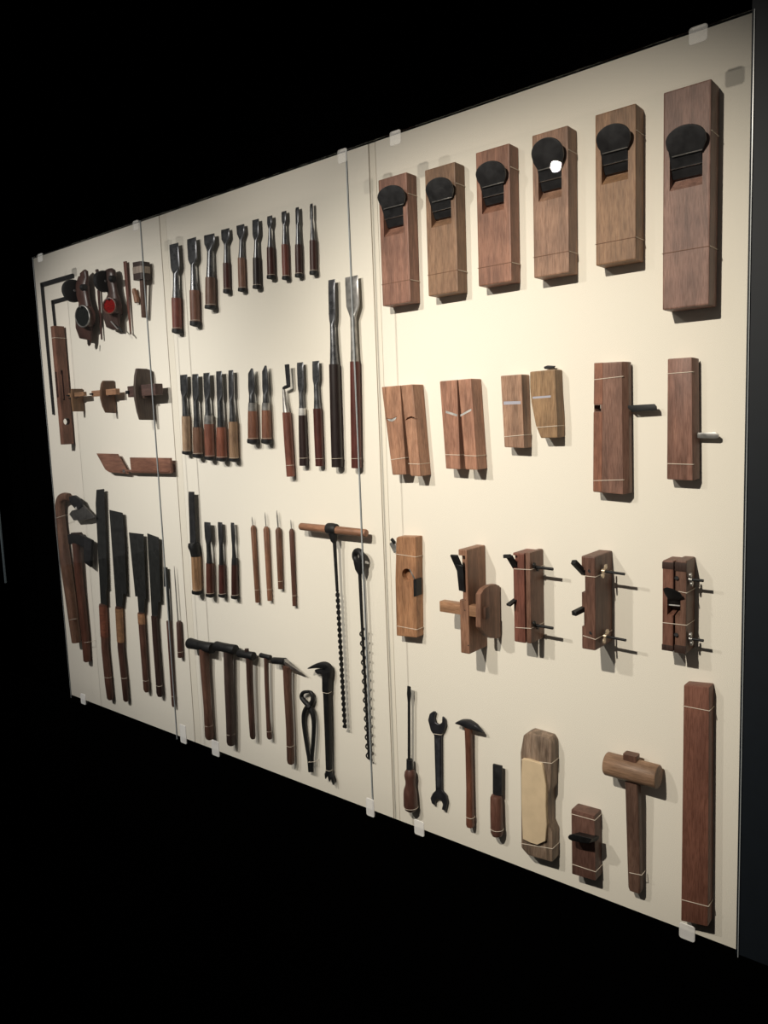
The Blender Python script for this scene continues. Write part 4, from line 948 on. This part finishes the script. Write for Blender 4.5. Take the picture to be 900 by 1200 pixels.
link('body', loft([(PX(157.2, 338.5, .012), .006, .006, 2), (PX(157.8, 342, .012), .010, .008, 2), (PX(158.6, 346, .012), .008, .007, 2), (PX(159.8, 350, .012), .011, .008, 2), (PX(160.4, 354.5, .012), .010, .007, 2)]), wood('8d6040'), t)
link('spike', tube([PX(160.4, 354, .012), PX(161.5, 357.5, .012)], [.0015, .0006], 6), STEEL, t)
t = thing('slitting_gauge', 'hammer-shaped marking tool with a grey-banded head behind the joint', 'gauge', PX(169, 374))
f0 = A
link('head', loft([F(A, 650, 705, 138, .026, .018, 8), F(A, 652, 705, 165, .026, .018, 8), F(A, 655, 708, 242, .026, .018, 8)]), wood('3f302b'), t)
link('head_band', loft([F(A, 650, 707, 166, .026, .0188, 8), F(A, 653, 708, 205, .026, .0188, 8)]), wood('9a8d80'), t, label='pale grey band')
link('handle', loft([R(A, 672, 706, 240, .026, 1, 4), R(A, 677, 707, 350, .022, 1, 4), R(A, 682, 710, 455, .018, 1, 4), R(A, 684, 708, 462, .018, 1, 4)]), wood('5f4539'), t)

def gauge(label, fence, redge, by, bz0, bz1, bx_l, bx_r, col, bcol, tipcol=None, bd=None):
    xr_ = J(*redge, .004).x
    t = thing('marking_gauge', label, 'gauge', (xr_, 0, J.tx(*redge, xr_).z - .06), 'wooden marking gauges')
    pts = []
    for p in fence:
        q = J.tx(*p, xr_); q.y = min(q.y, -.004); pts.append(q)
    link('fence', prism(pts, (-.012, 0, 0), .0022), wood(col), t)
    y_ = J.tx(by, (bz0 + bz1) / 2, xr_).y; zc_ = J.tx(by, (bz0 + bz1) / 2, xr_).z
    h_ = (J.tx(by, bz0, xr_).z - J.tx(by, bz1, xr_).z) / 2
    b = link('beam', box(J(bx_l, (bz0 + bz1) / 2, -y_).x, J(bx_r, (bz0 + bz1) / 2, -y_).x, y_ - h_ * .8, y_ + h_ * .8, zc_ - h_, zc_ + h_, .0012), wood(bcol, along='x'), t)
    xe = J(bx_l, 275, -y_).x
    link('scribing_blade', box(xe - .004, xe + .012, y_ - h_ * .8 - .006, y_ - h_ * .3, zc_ - h_ * .4, zc_ + h_ * .2, .0006), BLACKIRON, b)
    link('wedge', box(xr_ - .02, xr_ + .014, y_ - h_ * .7, y_ + h_ * .7, zc_ - h_ * 1.45, zc_ - h_ * 1.02, .001), wood('4a352b', along='x'), t)
    return t
gauge('small tan marking gauge touching the slotted block', [(30, 246), (122, 246), (130, 430), (45, 430), (34, 350)], (126, 340), 62, 278, 312, 10, 138, '7d5c3c', '9c7450')
gauge('marking gauge with a curved pale-edged fence and tan beam', [(288, 180), (376, 180), (392, 444), (312, 440), (288, 390), (270, 320), (268, 260), (276, 205)], (384, 310), 322, 252, 300, 205, 402, '62452f', 'a67a56')
gauge('largest marking gauge with a dark grey-brown curved fence behind the joint', [(560, 80), (640, 84), (690, 100), (712, 500), (588, 498), (568, 430), (548, 330), (542, 240), (548, 140)], (700, 300), 622, 216, 306, 512, 738, '4c3f37', '57403a')

t = thing('mitre_square', 'hinged-looking wooden mitre square with slanted and straight plates', 'square', K(500, 290))
link('straight_plate', prism([K(a_, c_, .024) for a_, c_ in ((425, 132), (812, 137), (822, 284), (440, 279))], (0, .008, 0), .001), wood('875a45', along='x'), t)
link('slanted_plate', prism([K(a_, c_, .024) for a_, c_ in ((105, 93), (298, 98), (405, 288), (228, 274), (190, 248))], (0, .008, 0), .001), wood('8a5e4a', along='x'), t)
link('bridge', prism([K(a_, c_, .0265) for a_, c_ in ((330, 250), (800, 258), (800, 274), (335, 268))], (0, .010, 0), .0008), wood('7d5342', along='x'), t)
link('fence', prism([K(a_, c_, .018) for a_, c_ in ((470, 200), (815, 205), (820, 275), (470, 270))], (0, .018, 0), .001), wood('5d3d31', along='x'), t)
link('pin', tube([K(372, 262, .0280), K(372, 262, .020)], .006, 10), STEEL, t)
